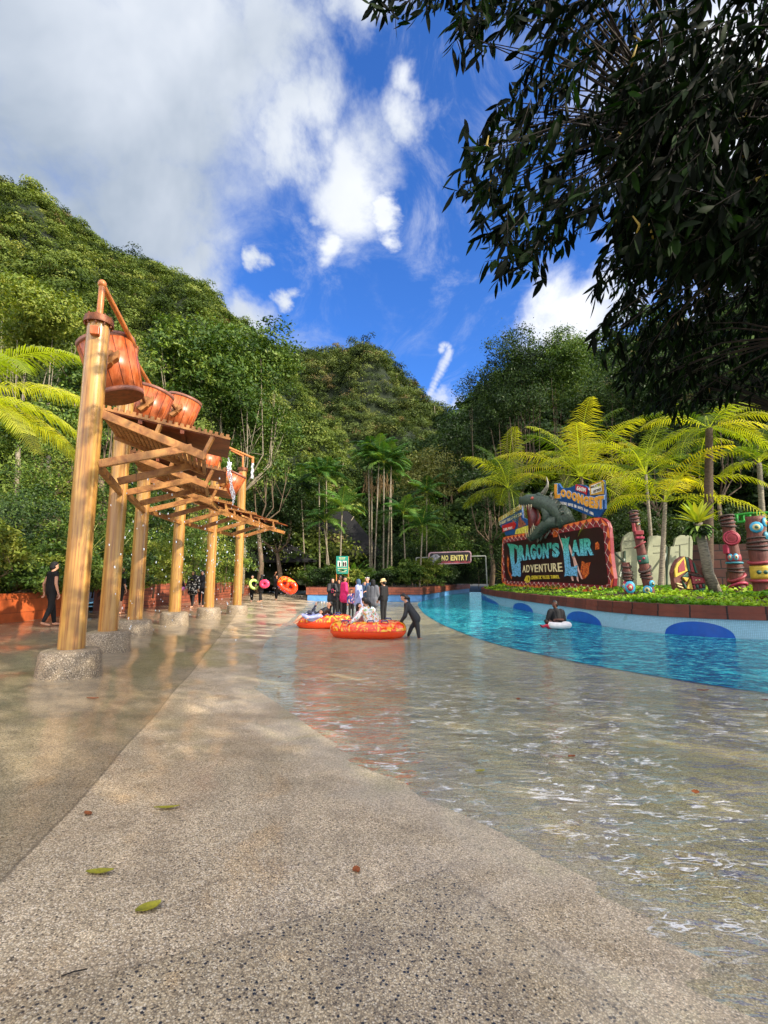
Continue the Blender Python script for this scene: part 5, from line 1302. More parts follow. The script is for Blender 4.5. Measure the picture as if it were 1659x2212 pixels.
totem(1650,1283,1116,14.6,.255,'widest totem with blue ringed eyes and yellow band at the right edge',[('rope',.60,4),('eye',.86,5,.17,(MTC,MCR,MTG)),('eye',.92,75,.15,(MTC,MTY,MTM)),('eye',.76,70,.13,(MTT,MTC,MCR)),('band',.24,.40,MTY),('eye',.32,60,.07,(MTG,MTG,MTG)),('eye',.32,25,.07,(MTG,MTG,MTG)),('eye',.32,-10,.07,(MTG,MTG,MTG)),('swag',.45,.06,1,.05,MTP),('swag',.22,.02,1,.05,MTP),('eye',.1,30,.1,(MTP,MTP,MTP))],lean=-.05,taper=.93)
# ---------------- tribal shield ----------------
def C5(x,y): return ((1500+x*.25316)*.864,(1240+y*.25316)*.864)
SH=Plane(P3(1490,1283,15.4),(1,.25)); SS=lambda x,y: SH.ab(*C5(x,y))
sh=empty('carved_shield',P3(1490,1283,15.4),'rounded tribal shield carved in yellow, green and maroon panels','sculpture')
def poly(name,px,o,mat,base=0.): m=MB(); slab(m,SH,[SS(*p) for p in px],base,o); return m.build(name,mat,sh,bevel=.012)
poly('shield_body',[(775,985),(740,880),(722,760),(738,690),(775,630),(825,595),(880,605),(950,660),(1000,720),(1035,820),(1045,905),(1020,950),(920,985),(850,998)],.0,MT,-.16)
poly('yellow_frame',[(735,805),(728,730),(752,665),(825,600),(855,740)],.05,MTY)
poly('maroon_panel',[(758,760),(760,700),(812,625),(828,735)],.07,MTP)
poly('green_stripe',[(835,600),(862,615),(885,750),(860,742)],.05,MTG)
poly('maroon_panel',[(870,620),(900,640),(925,755),(892,750)],.04,MTP)
poly('green_stripe',[(905,650),(925,665),(955,760),(935,758)],.05,MTG)
poly('green_panel',[(800,800),(858,748),(870,800)],.05,MTG)
poly('yellow_wedge',[(802,802),(868,808),(842,850)],.06,MTY)
poly('green_wedge',[(800,830),(845,900),(835,915)],.06,MTG)
poly('yellow_wedge',[(880,820),(905,925),(845,915)],.06,MTY)
poly('maroon_panel',[(890,790),(1015,810),(1030,855),(905,870)],.05,MTP)
poly('cream_stripe',[(745,855),(800,870),(800,882),(752,872)],.05,MCR)
poly('cream_stripe',[(755,880),(812,902),(815,915),(765,898)],.05,MCR)
for k in range(4): poly('notch_block',[(912+k*30,882-k*4),(930+k*30,880-k*4),(938+k*30,915-k*6),(918+k*30,918-k*6)],.05,(MTP,MTG)[k%2])
poly('green_panel',[(910,935),(1035,905),(1015,945),(925,978)],.05,MTG)
poly('cream_dot',[(925,828),(938,824),(945,834),(932,840)],.07,MCR); poly('cream_dot',[(958,826),(971,822),(978,832),(965,838)],.07,MCR)
poly('zigzag_band',[(885,765),(900,775),(915,765),(930,778),(945,768),(960,782),(975,772),(1000,790),(1005,805),(885,785)],.06,MTR)
# ---------------- cream cutouts with green braces ----------------
CCm=simple('cutout_cream','8f9478',.6,.12,2); CGm=simple('brace_green','2f4a34',.5,.2,6)
CT=Plane((14,23,0),(1,.12)); CS=lambda x,y: CT.ab(*C5(x,y))
cc_=empty('letter_backs',P3(1410,1275,23),'large cream cut-out boards seen from behind, propped with green braces','board')
for px in ([(100,900),(100,470),(132,470),(135,560),(205,550),(205,480),(232,400),(290,355),(360,358),(378,420),(420,880)],[(424,880),(480,400),(560,392),(600,402),(616,440),(618,480),(650,490),(640,880)],[(644,880),(690,500),(722,500),(740,420),(790,388),(880,390),(910,420),(905,600),(900,900)]):
    m=MB(); slab(m,CT,[CS(*p) for p in px],-.06,.06); m.build('cutout_board',CCm,cc_,bevel=.01)
for a,b in (((228,545),(228,900)),((638,500),(638,900)),((100,540),(240,720)),((225,620),(130,800)),((632,570),(540,740))):
    m=MB(); A=CT.at(*CS(*a),.12); B=CT.at(*CS(*b),.16 if a[0]==b[0] else .5); m.beam(A,B,.07,.07,up=(0,1,0)); m.build('brace',CGm,cc_)
for px in ([(235,445),(372,430),(372,437),(235,452)],[(240,515),(375,500),(375,507),(240,522)],[(520,490),(612,485),(612,492),(520,497)],[(520,560),(632,552),(632,559),(520,567)],[(740,485),(862,465),(862,472),(740,492)],[(740,550),(775,545),(775,552),(740,557)],[(776,480),(784,480),(786,600),(778,600)],[(872,410),(878,410),(876,600),(870,600)]):
    m=MB(); slab(m,CT,[CS(*p) for p in px],.06,.085); m.build('batten',CGm if False else simple('batten','6f735a'),cc_)
# ---------------- stone terraces at the right ----------------
a=ribbon('stone_wall',smooth_path([(14.6,23.5),(18,22.4),(24,20.5),(34,18)],4),[(0,.7),(0,3.1),(-.5,3.1),(-.5,.7)],MROCKW,None,-1); tag(a,'tall dark brown stone block wall behind the totems at the right','wall')
a=ribbon('stone_wall',smooth_path([(13.6,19.4),(16,18.6),(22,17.2),(32,15)],4),[(0,.7),(0,1.75),(-.45,1.75),(-.45,.7)],MROCKW,None,-1); tag(a,'low reddish stone terrace wall just behind the totems','wall')
# green rail
gr=empty('green_rail',P3(1625,1120,21),'bright green steel rail above the stone wall at the right edge','rail')
GM=simple('rail_green','2f9a3a',.35,.12,4)
for dv,nm in ((0,'rail_tube'),(16,'rail_tube')):
    m=MB(); m.tube([P3(1578,1114+dv,21.5),P3(1620,1109+dv,21),P3(1700,1106+dv,20.2)],.055,8); m.build(nm,GM,gr)
for u in (1590,1604,1618,1634):
    m=MB(); m.beam(P3(u,1112,21.3),P3(u+2,1128,21.3),.07,.16,up=(0,1,0)); m.build('rail_tie',GM,gr)
# ================= HUT, KIOSK =================
MTH=simple('black_thatch','17181a',.95,.3,12,.6,stretch=(1,1,4)); MDK=simple('dark_timber','1a1512',.8,.3,6)
def hut(c,w_,d_,ze,zp,lab):
    t=empty('thatched_hut',c,lab,'hut'); c=Vector(c); m=MB(); e=[c+Vector((x*w_,y*d_,ze)) for x,y in((-1,-1),(1,-1),(1,1),(-1,1))]; r=[c+Vector((-w_*.25,0,zp)),c+Vector((w_*.25,0,zp))]
    lo=[q+Vector((0,0,-.18)) for q in e]; m.add(e+r+lo,[(0,1,5,4),(1,2,5),(2,3,4,5),(3,0,4),(0,6,7,1),(1,7,8,2),(2,8,9,3),(3,9,6,0),(9,8,7,6)]); m.build('roof',MTH,t)
    for x,y in((-.85,-.85),(.85,-.85),(.85,.85),(-.85,.85)):
        m=MB(); m.tube([c+Vector((x*w_,y*d_,0)),c+Vector((x*w_,y*d_,ze))],.1,8); m.build('post',MDK,t)
    m=MB(); m.box(c+Vector((0,d_*.8,ze*.5)),(w_*1.7,.15,ze)); m.build('back_wall',MDK,t)
    m=MB(); m.box(c+Vector((-.2*w_,d_*.2,.55)),(w_*.9,.5,1.1)); m.build('counter',MDK,t)
    return t
p=P3(590,1278,43); hut((p.x,43,.45),4.0,2.6,2.6,4.3,'low black thatched hut with a dark interior at the far end of the walkway')
p=P3(725,1255,47); hut((p.x,47,.86),4.5,3,2.9,7.2,'larger dark pitched roof half hidden behind the slender palms')
ks=empty('kiosk',P3(515,1270,46),'small kiosk with yellow and green fascia partly hidden behind the fifth post','kiosk')
def bx(name,u0,v0,u1,v1,Y,th,mat):
    a=P3(u0,v1,Y); b=P3(u1,v0,Y); m=MB(); m.box(((a.x+b.x)/2,Y+th/2,(a.z+b.z)/2),(b.x-a.x,th,b.z-a.z)); m.build(name,mat,ks)
bx('wall_panel',498,1215,560,1275,47,.3,MDK); bx('yellow_fascia',500,1207,528,1216,46.6,.2,MTY); bx('green_fascia',540,1208,556,1217,46.6,.2,GM); bx('red_awning',486,1196,532,1205,46.4,.8,MTP); bx('orange_panel',556,1206,568,1216,46.5,.2,MOR); bx('white_pole',542,1190,545,1207,46.3,.1,MWH)
# litter leaves on the deck
MLY=simple('fallen_leaf','8f8a1c',.5,.35,30); MLB=simple('fallen_leaf_brown','8a4a1c',.6,.35,30)
def fallen(u,v,L_,w_,rz,mat,lab):
    z=max(0.005,gz(*G(u,v,.05)[:2])); p=G(u,v,z); z=gz(p.x,p.y); p=G(u,v,max(z,.0)); n=8; V=[];Fs=[]
    for i in range(n+1):
        t=i/n; hw=w_*.5*math.sin(math.pi*(.04+.92*t))**.8; x=(t-.5)*L_; bend=.03*L_*math.sin(t*5)
        lift=.006+.10*L_*(t-.5)**2*2
        for s in(-1,0,1): V.append((x,s*hw+bend,lift+abs(s)*.12*w_))
    for i in range(n):
        for k in(0,1): Fs.append((i*3+k,i*3+k+1,(i+1)*3+k+1,(i+1)*3+k))
    me=bpy.data.meshes.new('m'); me.from_pydata(V,[],Fs); me.transform(Matrix.Translation(p)@Matrix.Rotation(R(rz),4,'Z')); tag(link('fallen_leaf',me,mat),lab,'leaf','fallen leaves on the plaza'); me.polygons.foreach_set('use_smooth',[True]*len(Fs))
for a in [(360,1747,.145,.034,12,MLY,'longest olive green fallen leaf, left of the middle'),(320,1965,.10,.06,40,MLY,'broad yellow fallen leaf nearest the viewer'),(215,1887,.12,.045,10,MLY,'yellow green fallen leaf at the lower left'),(190,1760,.07,.035,-30,MLB,'small curled brown leaf left of the olive leaf'),(770,1882,.055,.04,110,MLB,'orange brown curled leaf alone at bottom centre'),(1037,1668,.08,.045,20,MLY,'small green leaf in the shallow water'),(1503,1714,.07,.05,60,MLB,'orange leaf in the shallows at the right'),(1120,1512,.09,.06,80,MLB,'dark red leaf in the water below the pushed ring'),(200,1510,.14,.05,0,MLB,'brown leaf beside the nearest round base'),(1518,1493,.17,.07,5,MLB,'brown leaf floating near the pool edge'),(1655,1514,.1,.06,0,MLB,'dark leaf at the right picture edge'),(603,1464,.08,.05,70,MLB,'tiny brown leaf on the pale joint'),(1235,1636,.07,.05,20,MLB,'tan leaf among the bright ripples'),(1265,1501,.1,.04,0,MLY,'yellow leaf by the pool edge')]: fallen(*a)
p=G(158,2120,.1); m=MB(); m.tube([(p.x-.035,p.y-.012,.125),(p.x,p.y,.13),(p.x+.035,p.y+.018,.125)],.0022,6); o=m.build('twig',MDK,auto=False); tag(o,'short dark twig lying at the lower left','twig')
# ================= PEOPLE =================
MSK=simple('skin_tan','b07a5a',.55,.08,6); MSKL=simple('skin_light','d09a7c',.55,.08,6); MSKD=simple('skin_dark','5a3424',.5,.08,6)
MBLK=simple('cloth_black','0b0b0e',.8,.2,8); MCHAR=simple('cloth_charcoal','1f2126',.6,.2,8); MHAIR=simple('hair_black','120d0b',.45,.2,20); MPINK=simple('cloth_pink','d81f6b',.7,.12,8)
MNAVY=simple('cloth_slate_blue','35506f',.75,.15,8); MLILAC=simple('cloth_lilac','98a0cc',.75,.12,8); MWHC=simple('cloth_white','e6e4e2',.7,.08,8); MGREY=simple('cloth_grey','5c6068',.75,.15,8); MSTRAW=simple('hat_straw','d6bd84',.7,.12,20); MEYE=simple('eye_dark','0c0807',.3,.0)
def floral(name,base,cols,scale=14,lo=.60):
    m,t,p=newmat(name); co=t.node('ShaderNodeTexCoord').outputs['Object']; c=lin(base)
    for i,k in enumerate(cols):
        n=t.noise(t.mapping(co,loc=(i*3.1,i,2*i)),scale,2,.5); c=t.mix(t.rng(n,lo,lo+.03),c,lin(k))
    setc(p,t,'Base Color',c); setc(p,t,'Roughness',.75); return m
MFLW=floral('cloth_floral_white','e6e6e4',['5ab4c8','e07a7a','8ab46a','d8a04a'],16,.60); MFLB=floral('cloth_floral_black','151416',['d8d4c8','a8a094'],12,.60); MFLK=floral('cloth_red_blue','3a4a8a',['c0304a','e0b0a0'],12,.55)
def cap(m,a,b,r1,r2,n=12):
    a=Vector(a);b=Vector(b); d=b-a; L=d.length
    if L<1e-5: d=Vector((0,0,1)); L=1e-5
    d=d/L; pts=[];rs=[]
    for k in range(5):
        t=k/4*math.pi/2; pts.append(a-d*r1*math.cos(t)); rs.append(max(1e-4,r1*math.sin(t)))
    for k in range(5):
        t=k/4*math.pi/2; pts.append(b+d*r2*math.sin(t)); rs.append(max(1e-4,r2*math.cos(t)))
    m.tube(pts,rs,n)
def fuse(m,vox,extra=None,sm=3):
    me=m.mesh(); o=bpy.data.objects.new('tmp',me); COL.objects.link(o)
    r=o.modifiers.new('r','REMESH'); r.mode='VOXEL'; r.voxel_size=vox; s_=o.modifiers.new('s','SMOOTH'); s_.factor=.5; s_.iterations=sm
    dg=bpy.context.evaluated_depsgraph_get(); dg.update(); out=bpy.data.meshes.new_from_object(o.evaluated_get(dg)); bpy.data.objects.remove(o)
    if extra is not None and extra.v:
        bm=bmesh.new(); bm.from_mesh(out); bm.from_mesh(extra.mesh()); out2=bpy.data.meshes.new('m'); bm.to_mesh(out2); bm.free(); out=out2
    out.polygons.foreach_set('use_smooth',[True]*len(out.polygons)); out.update(); return out
def hand(m,w_,d,up,s,side):
    """palm, four unequal bent fingers and a thumb leaving the side of the palm"""
    d=d.normalized(); x=up.cross(d)
    if x.length<.05: x=Vector((1,0,0)).cross(d)
    x.normalize(); nrm=d.cross(x)
    palm=w_+d*.045*s
    for k in (-1,0,1): cap(m,w_+x*k*.012*s,w_+d*.085*s+x*k*.026*s,.015*s,.014*s,8)
    for k,(l,o) in enumerate(((.062,-1.5),(.075,-.5),(.080,.5),(.068,1.5))):
        a=w_+d*.088*s+x*o*.0195*s; b=a+(d*.8-nrm*.5).normalized()*l*.5*s; c=b+(d*.35-nrm*.9).normalized()*l*.5*s
        cap(m,a,b,.0095*s,.0088*s,6); cap(m,b,c,.0088*s,.0075*s,6)
    a=w_+d*.03*s+x*side*.03*s; b=a+(d*.7+x*side*.75-nrm*.3).normalized()*.035*s; c=b+(d*.9-nrm*.5).normalized()*.03*s
    cap(m,a,b,.012*s,.0105*s,6); cap(m,b,c,.0105*s,.009*s,6)
def person(J,s,label,skin,top=None,legs=None,hijab=None,hair=None,shoes=None,group=None,long_sleeve=True,tunic=0.,hijab_len=.30,pony=False,barefoot=True,short_legs=False,vox=.013,face=True,facing=None,shirt_bulk=1.18,hat=None,gloves=None):
    """J: joint positions (world). one fused body mesh; clothing and hair as children"""
    g=lambda k: Vector(J[k])
    t=empty('person',(g('pelvis').x,g('pelvis').y,min(g('anL').z,g('anR').z,g('pelvis').z)-.05),label,'person',group)
    fd=(facing or Vector((0,-1,0))).normalized(); headc=g('head'); neck=g('neck'); up=(headc-neck).normalized(); side=fd.cross(up).normalized(); fd=up.cross(side).normalized()
    m=MB()
    cap(m,headc+up*.035*s,headc+up*.03*s-fd*.012*s,.078*s,.08*s,16); cap(m,headc+fd*.025*s-up*.045*s,headc+fd*.03*s,.055*s,.06*s,14)
    cap(m,headc+fd*.082*s+up*.012*s,headc+fd*.098*s-up*.022*s,.009*s,.013*s,8); cap(m,headc+fd*.074*s-up*.058*s-side*.014*s,headc+fd*.074*s-up*.058*s+side*.014*s,.010*s,.010*s,8)
    for q in (-1,1): cap(m,headc+side*q*.08*s+up*.012*s,headc+side*q*.084*s-up*.015*s,.014*s,.010*s,8)
    cap(m,neck-up*.03*s,headc-up*.03*s,.052*s,.048*s)
    P_=g('pelvis')
    for q,sh,hp in ((-1,'shL','hipL'),(1,'shR','hipR')):
        cap(m,g(sh).lerp(neck,.25),g(hp).lerp(P_,.2)+Vector((0,0,.05*s)),.062*s,.085*s); cap(m,neck.lerp(P_,.12),P_,.08*s,.105*s)
    for S_ in 'LR':
        cap(m,g('sh'+S_),g('el'+S_),.046*s,.037*s); cap(m,g('el'+S_),g('wr'+S_),.036*s,.024*s)
        cap(m,g('hip'+S_),g('kn'+S_),.082*s,.054*s); cap(m,g('kn'+S_),g('kn'+S_).lerp(g('an'+S_),.35),.053*s,.054*s); cap(m,g('kn'+S_).lerp(g('an'+S_),.35),g('an'+S_),.053*s,.034*s)
        an=g('an'+S_); to=g('to'+S_); cap(m,an-Vector((0,0,.03*s)),to,.032*s,.024*s); cap(m,an-Vector((0,0,.035*s))-(to-an).normalized()*.03*s,to,.026*s,.022*s)
    hm=MB()
    for S_,sd_ in (('L',-1),('R',1)):
        hd=J.get('hd'+S_); d=(Vector(hd)-g('wr'+S_)) if hd is not None else (g('wr'+S_)-g('el'+S_)); hand(hm,g('wr'+S_),d,Vector((0,0,1)) if abs(d.normalized().z)<.8 else fd,s,sd_)
    link('body',fuse(m,vox,hm),skin,t)
    if face:
        for q in (-1,1):
            m=MB(); m.ell(headc+fd*.080*s+side*q*.030*s+up*.018*s,(.011*s,.011*s,.008*s),5); link('eye',m.mesh(),MEYE,t)
    if legs:
        m=MB()
        for S_ in 'LR':
            k=.45 if short_legs else .93; cap(m,g('hip'+S_),g('kn'+S_),.098*s,.068*s); 
            if not short_legs: cap(m,g('kn'+S_),g('kn'+S_).lerp(g('an'+S_),.35),.066*s,.064*s); cap(m,g('kn'+S_).lerp(g('an'+S_),.35),g('kn'+S_).lerp(g('an'+S_),.93),.064*s,.046*s)
            cap(m,g('hip'+S_).lerp(P_,.3),P_+Vector((0,0,.06*s)),.1*s,.11*s)
        link('shorts' if short_legs else 'leggings',fuse(m,vox),legs,t)
    if top:
        m=MB(); bk=shirt_bulk
        for q,sh,hp in ((-1,'shL','hipL'),(1,'shR','hipR')):
            cap(m,g(sh).lerp(neck,.2),g(hp).lerp(P_,.15)+Vector((0,0,.02*s)),.07*s*bk,.105*s*bk); cap(m,neck.lerp(P_,.14),P_,.09*s*bk,.118*s*bk)
            if tunic: cap(m,g(hp),g(hp).lerp(g('knL' if q<0 else 'knR'),tunic),.118*s*bk,.125*s*bk); cap(m,P_,P_.lerp((g('knL')+g('knR'))/2,tunic),.12*s*bk,.13*s*bk)
        for S_ in 'LR':
            cap(m,g('sh'+S_),g('el'+S_),.062*s*bk,.05*s*bk) if long_sleeve!='none' else cap(m,g('sh'+S_),g('sh'+S_).lerp(g('el'+S_),.15),.06*s,.055*s)
            if long_sleeve is True: cap(m,g('el'+S_),g('wr'+S_).lerp(g('el'+S_),.06),.05*s*bk,.036*s*bk)
        link('top' if not tunic else 'tunic',fuse(m,vox),top,t)
    if hijab:
        m=MB(); cap(m,headc+up*.035*s-fd*.028*s,headc-fd*.03*s-up*.05*s,.098*s,.088*s,16)
        for q in (-1,1): cap(m,headc-up*.02*s+side*q*.035*s-fd*.02*s,headc-up*.09*s+side*q*.03*s+fd*.01*s,.068*s,.062*s)
        cap(m,headc-up*.11*s+fd*.01*s,neck.lerp(P_,hijab_len),.075*s,.14*s)
        for S_ in 'LR': cap(m,headc-up*.11*s,g('sh'+S_).lerp(neck,.12)-up*.03*s,.07*s,.085*s)
        cap(m,neck+fd*.03*s,neck.lerp(P_,hijab_len*1.2)+fd*.05*s,.09*s,.12*s)
        link('headscarf',fuse(m,vox),hijab,t)
    if hair:
        m=MB(); cap(m,headc+up*.05*s-fd*.022*s,headc-fd*.045*s-up*.02*s,.086*s,.078*s,16); cap(m,headc+up*.085*s+fd*.03*s,headc+up*.07*s,.045*s,.05*s)
        if pony: cap(m,headc-fd*.09*s+up*.02*s,headc-fd*.13*s-up*.1*s,.04*s,.045*s); cap(m,headc-fd*.12*s-up*.08*s,headc-fd*.09*s-up*.24*s,.045*s,.02*s)
        link('hair',fuse(m,vox*.8),hair,t)
    if hat:
        m=MB(); M=Matrix((side,fd,up)).transposed()
        m.lathe(headc+up*.06*s,[(.135*s,-.035*s),(.14*s,-.04*s),(.10*s,.0),(.088*s,.06*s),(.07*s,.085*s),(.01,.09*s)],24,M=M); o=m.build('sun_hat',hat,t,auto=False)
    return t
def stand(x,y,h,yaw,lean=0.,arms=None,step=.0,z=None,lookyaw=None,tilt=0.):
    """joints of an upright figure; yaw = direction faced in degrees (0 = away from the viewer, 180 = toward)"""
    z=gz(x,y) if z is None else z; s=h/1.65; a=R(yaw); f=Vector((math.sin(a),math.cos(a),0)); r=Vector((f.y,-f.x,0)); U=Vector((0,0,1)); B=Vector((x,y,z))
    q=lambda rx,fy,uz: B+r*rx*s+f*(fy+lean*max(0,uz-.9))*s+U*uz*s
    J=dict(pelvis=q(0,0,.93),neck=q(0,-.01,1.38),head=q(0,.015,1.535),shL=q(-.165,-.01,1.345),shR=q(.165,-.01,1.345),
      hipL=q(-.085,0,.88),hipR=q(.085,0,.88),knL=q(-.09,step*.5+.02,.48),knR=q(.09,-step*.35+.02,.48),anL=q(-.09,step,.075),anR=q(.09,-step*1.1,.075+abs(step)*.25),toL=q(-.10,step+.15,.03),toR=q(.10,-step*1.1+.14,.03+abs(step)*.05))
    ar=dict(elL=(-.22,-.02,1.08),wrL=(-.21,.06,.84),elR=(.22,-.02,1.08),wrR=(.21,.06,.84))
    if arms: ar.update(arms)
    for k,v in ar.items(): J[k]=q(*v)
    la=a if lookyaw is None else R(lookyaw); return J,s,Vector((math.sin(la),math.cos(la),tilt))
def xa(u,Y): return (u-CU)/F*Y
def ppl(u,Y,h,yaw,label,skin,group=None,z=None,st=None,**k):
    x=xa(u,Y*1.0); J,s,f=stand(x,Y,h,yaw,z=z,**(st or {})); return person(J,s,label,skin,facing=f,group=group,**k)
GW='people walking along the walkway'
ppl(121,12.7,1.62,160-130,'person in black sleeveless top walking barefoot behind the nearest post',MSKL,GW,st=dict(step=.17,arms=dict(elL=(-.26,-.08,1.08),wrL=(-.34,-.02,.86))),top=MBLK,legs=MBLK,hair=MBLK,long_sleeve='none',shirt_bulk=1.1,vox=.010)
ppl(267,17.2,1.66,30,'person in black shirt and shorts mostly hidden behind the third post',MSKL,GW,st=dict(step=.12),top=MBLK,legs=MBLK,hair=MHAIR,long_sleeve=False,short_legs=True,shirt_bulk=1.35)
ppl(392,21.8,1.32,185,'child in black wearing a pink swim ring beside the fourth post',MSKL,GW,st=dict(step=.1,arms=dict(elL=(-.3,.02,1.12),wrL=(-.42,.1,.98),elR=(.3,.02,1.12),wrR=(.42,.1,.98))),top=MBLK,legs=MBLK,hair=MHAIR)
ppl(422,21.6,1.6,190,'woman in black headscarf and floral tunic between the fourth and fifth posts',MSKL,GW,st=dict(step=.16,arms=dict(elL=(-.27,-.02,1.1),wrL=(-.3,.06,.86),elR=(.27,-.02,1.1),wrR=(.3,.06,.86))),top=MFLB,legs=MBLK,hijab=MBLK,tunic=.45,shirt_bulk=1.32)
ppl(441,22.2,1.6,170,'person in dark clothes half hidden behind the fifth post',MSKL,GW,st=dict(step=.1),top=MCHAR,legs=MBLK,hijab=MBLK)
ppl(548,29.5,1.55,200,'woman in black holding a pale green ring by the hut',MSKL,GW,st=dict(step=.08,arms=dict(elR=(.24,.05,1.12),wrR=(.16,.2,1.0))),top=MBLK,legs=MBLK,hair=MHAIR)
ppl(567,29.2,1.58,250,'woman in long black headscarf carrying a bright pink ring',MSKL,GW,st=dict(step=.06,arms=dict(elR=(.22,.05,1.12),wrR=(.1,.25,1.05),elL=(-.2,.08,1.12),wrL=(-.1,.26,1.02))),top=MBLK,legs=MBLK,hijab=MBLK,hijab_len=.5,tunic=.5,shirt_bulk=1.28)
ppl(600,32.5,1.62,190,'man in black printed shirt carrying a big orange double tube',MSK,GW,st=dict(step=.14,arms=dict(elR=(.2,-.05,1.6),wrR=(.1,0,1.75),elL=(-.22,0,1.08),wrL=(-.22,.1,.86))),top=MBLK,legs=MBLK,hair=MHAIR,long_sleeve=False)
GG='people standing together in the shallow water'
ppl(719,21.2,1.6,150,'woman in black headscarf and dark top looking up, holding a pink framed phone',MSKL,GG,z=-.1,st=dict(tilt=.35,arms=dict(elL=(-.22,.04,1.1),wrL=(-.06,.2,1.0),elR=(.22,.04,1.1),wrR=(.06,.22,1.12))),top=MCHAR,legs=MCHAR,hijab=MBLK,tunic=.4)
ppl(733,21.8,1.55,170,'woman in black squeezed between the phone holder and the pink shirt',MSK,GG,z=-.1,top=MBLK,legs=MBLK,hijab=MBLK,hijab_len=.5)
ppl(745,20.8,1.66,60,'person in bright pink long shirt with dark hair, back turned',MSK,GG,z=-.1,st=dict(lookyaw=120),top=MPINK,legs=MBLK,hair=MHAIR,tunic=.35,shirt_bulk=1.35)
ppl(736,22.6,1.74,200,'man with short dark hair standing at the rear of the group',MSKD,GG,z=-.1,top=MCHAR,legs=MBLK,hair=MHAIR)
ppl(760,20.2,1.16,185,'child in red and blue printed top, shortest in the standing group',MSK,GG,z=-.1,top=MFLK,legs=MBLK,hair=MHAIR)
ppl(776,18.9,1.56,290,'woman in slate blue headscarf and lilac top, facing left',MSKL,GG,z=-.1,st=dict(lean=.05),top=MLILAC,legs=MBLK,hijab=MNAVY,tunic=.5,shirt_bulk=1.35,hijab_len=.4)
t_=ppl(794,20.0,1.66,200,'person wearing white swimming goggles on the forehead, hand raised to chin',MSKL,GG,z=-.1,st=dict(arms=dict(elR=(.2,.12,1.1),wrR=(.05,.16,1.3),hdR=(.03,.18,1.5),elL=(-.2,.06,1.1),wrL=(-.05,.2,1.08))),top=MNAVY,legs=MBLK,hair=MHAIR)
m=MB(); 
p=Vector((xa(794,20.0),20.0,-.1+1.535*1.006)); f=Vector((math.sin(R(200)),math.cos(R(200)),0)); r=Vector((f.y,-f.x,0))
for q in(-1,1): m.ell(p+f*.075+r*q*.035+Vector((0,0,.075)),(.035,.035,.022),6)
m.torus(p+Vector((0,0,.07)),.088,.01,n=20,m=6); o=m.build('swimming_goggles',MWHC,auto=False); tag(o,'white swimming goggles pushed up on a forehead in the standing group','goggles')
ppl(806,18.3,1.55,20,'woman in long black headscarf and grey clothes seen from behind',MSKL,GG,z=-.1,top=MGREY,legs=MGREY,hijab=MBLK,hijab_len=.75,tunic=.4,shirt_bulk=1.32)
ppl(829,17.4,1.56,300,'girl in black wetsuit and straw bucket hat, standing at the right of the group',MSKL,GG,z=-.1,st=dict(arms=dict(elL=(-.19,-.02,1.08),wrL=(-.12,.16,.9),elR=(.19,-.04,1.08),wrR=(.15,.12,.86))),top=MBLK,legs=MBLK,hair=MHAIR,hat=MSTRAW,vox=.011)
# posed from joints traced at their distance
def pj(Y,**k): return {n:P3(v[0],v[1],Y+(v[2] if len(v)>2 else 0)) for n,v in k.items()}
J=pj(13.15,head=(872,1291),neck=(878,1302),shL=(878,1308,.14),shR=(880,1309,-.14),elL=(876,1330,.2),elR=(874,1331,-.2),wrL=(865,1345,.16),wrR=(864,1346,-.14),hdL=(858,1350,.16),hdR=(857,1350,-.14),pelvis=(899,1336),hipL=(900,1341,.09),hipR=(899,1342,-.09),knL=(889,1355,.1),knR=(903,1361,-.1),anL=(882,1373,.1),anR=(905,1377,-.1),toL=(876,1377,.1),toR=(912,1380,-.1))
person(J,.86,'girl in dark grey wetsuit bending forward to push the front orange tube',MSKL,top=MCHAR,legs=MCHAR,hair=MHAIR,pony=True,facing=Vector((-1,-.1,-.25)),vox=.009)
J=pj(13.0,head=(788,1299),neck=(793,1311),shL=(783,1318,-.1),shR=(806,1319,.05),elL=(772,1334,-.2),elR=(815,1337,.1),wrL=(757,1345,-.25),wrR=(812,1350,-.1),hdL=(751,1347,-.28),pelvis=(805,1351),hipL=(799,1353,-.06),hipR=(811,1353,.06),knL=(775,1350,-.1),knR=(780,1349,.2),anL=(752,1352,-.05),anR=(755,1350,.2),toL=(745,1349,-.05),toR=(747,1347,.2))
person(J,.92,'woman with dark ponytail in white floral top seated in the front orange tube',MSKL,top=MFLW,legs=MCHAR,hair=MHAIR,pony=True,facing=Vector((-.8,.5,-.1)),vox=.009,shirt_bulk=1.3)
J=pj(13.35,head=(776,1310),neck=(779,1321),shL=(772,1326,-.08),shR=(787,1326,.08),elL=(782,1322,-.2),elR=(795,1322,-.15),wrL=(800,1318,-.2),wrR=(803,1321,-.12),pelvis=(770,1344),hipL=(766,1346,-.06),hipR=(774,1346,.06),knL=(752,1343,-.1),knR=(754,1342,.1),anL=(742,1351),anR=(745,1350,.1),toL=(738,1348),toR=(741,1347,.1))
person(J,.72,'child in pink and grey hugging the seated woman in the front tube',MSKL,top=simple('cloth_pale_pink','d0a8b4',.7,.15,9),legs=MPINK,hair=MHAIR,facing=Vector((.9,-.2,.1)),vox=.009)
J=pj(15.3,head=(712,1306),neck=(708,1315),shL=(702,1316,-.15),shR=(708,1318,.15),elL=(696,1325,-.2),elR=(716,1328,.2),wrL=(688,1328,-.2),wrR=(722,1332,.15),pelvis=(688,1331),hipL=(684,1332,-.08),hipR=(686,1331,.08),knL=(668,1322,-.1),knR=(676,1320,.12),anL=(656,1330,-.12),anR=(682,1308,.12),toL=(652,1326,-.12),toR=(683,1302,.12))
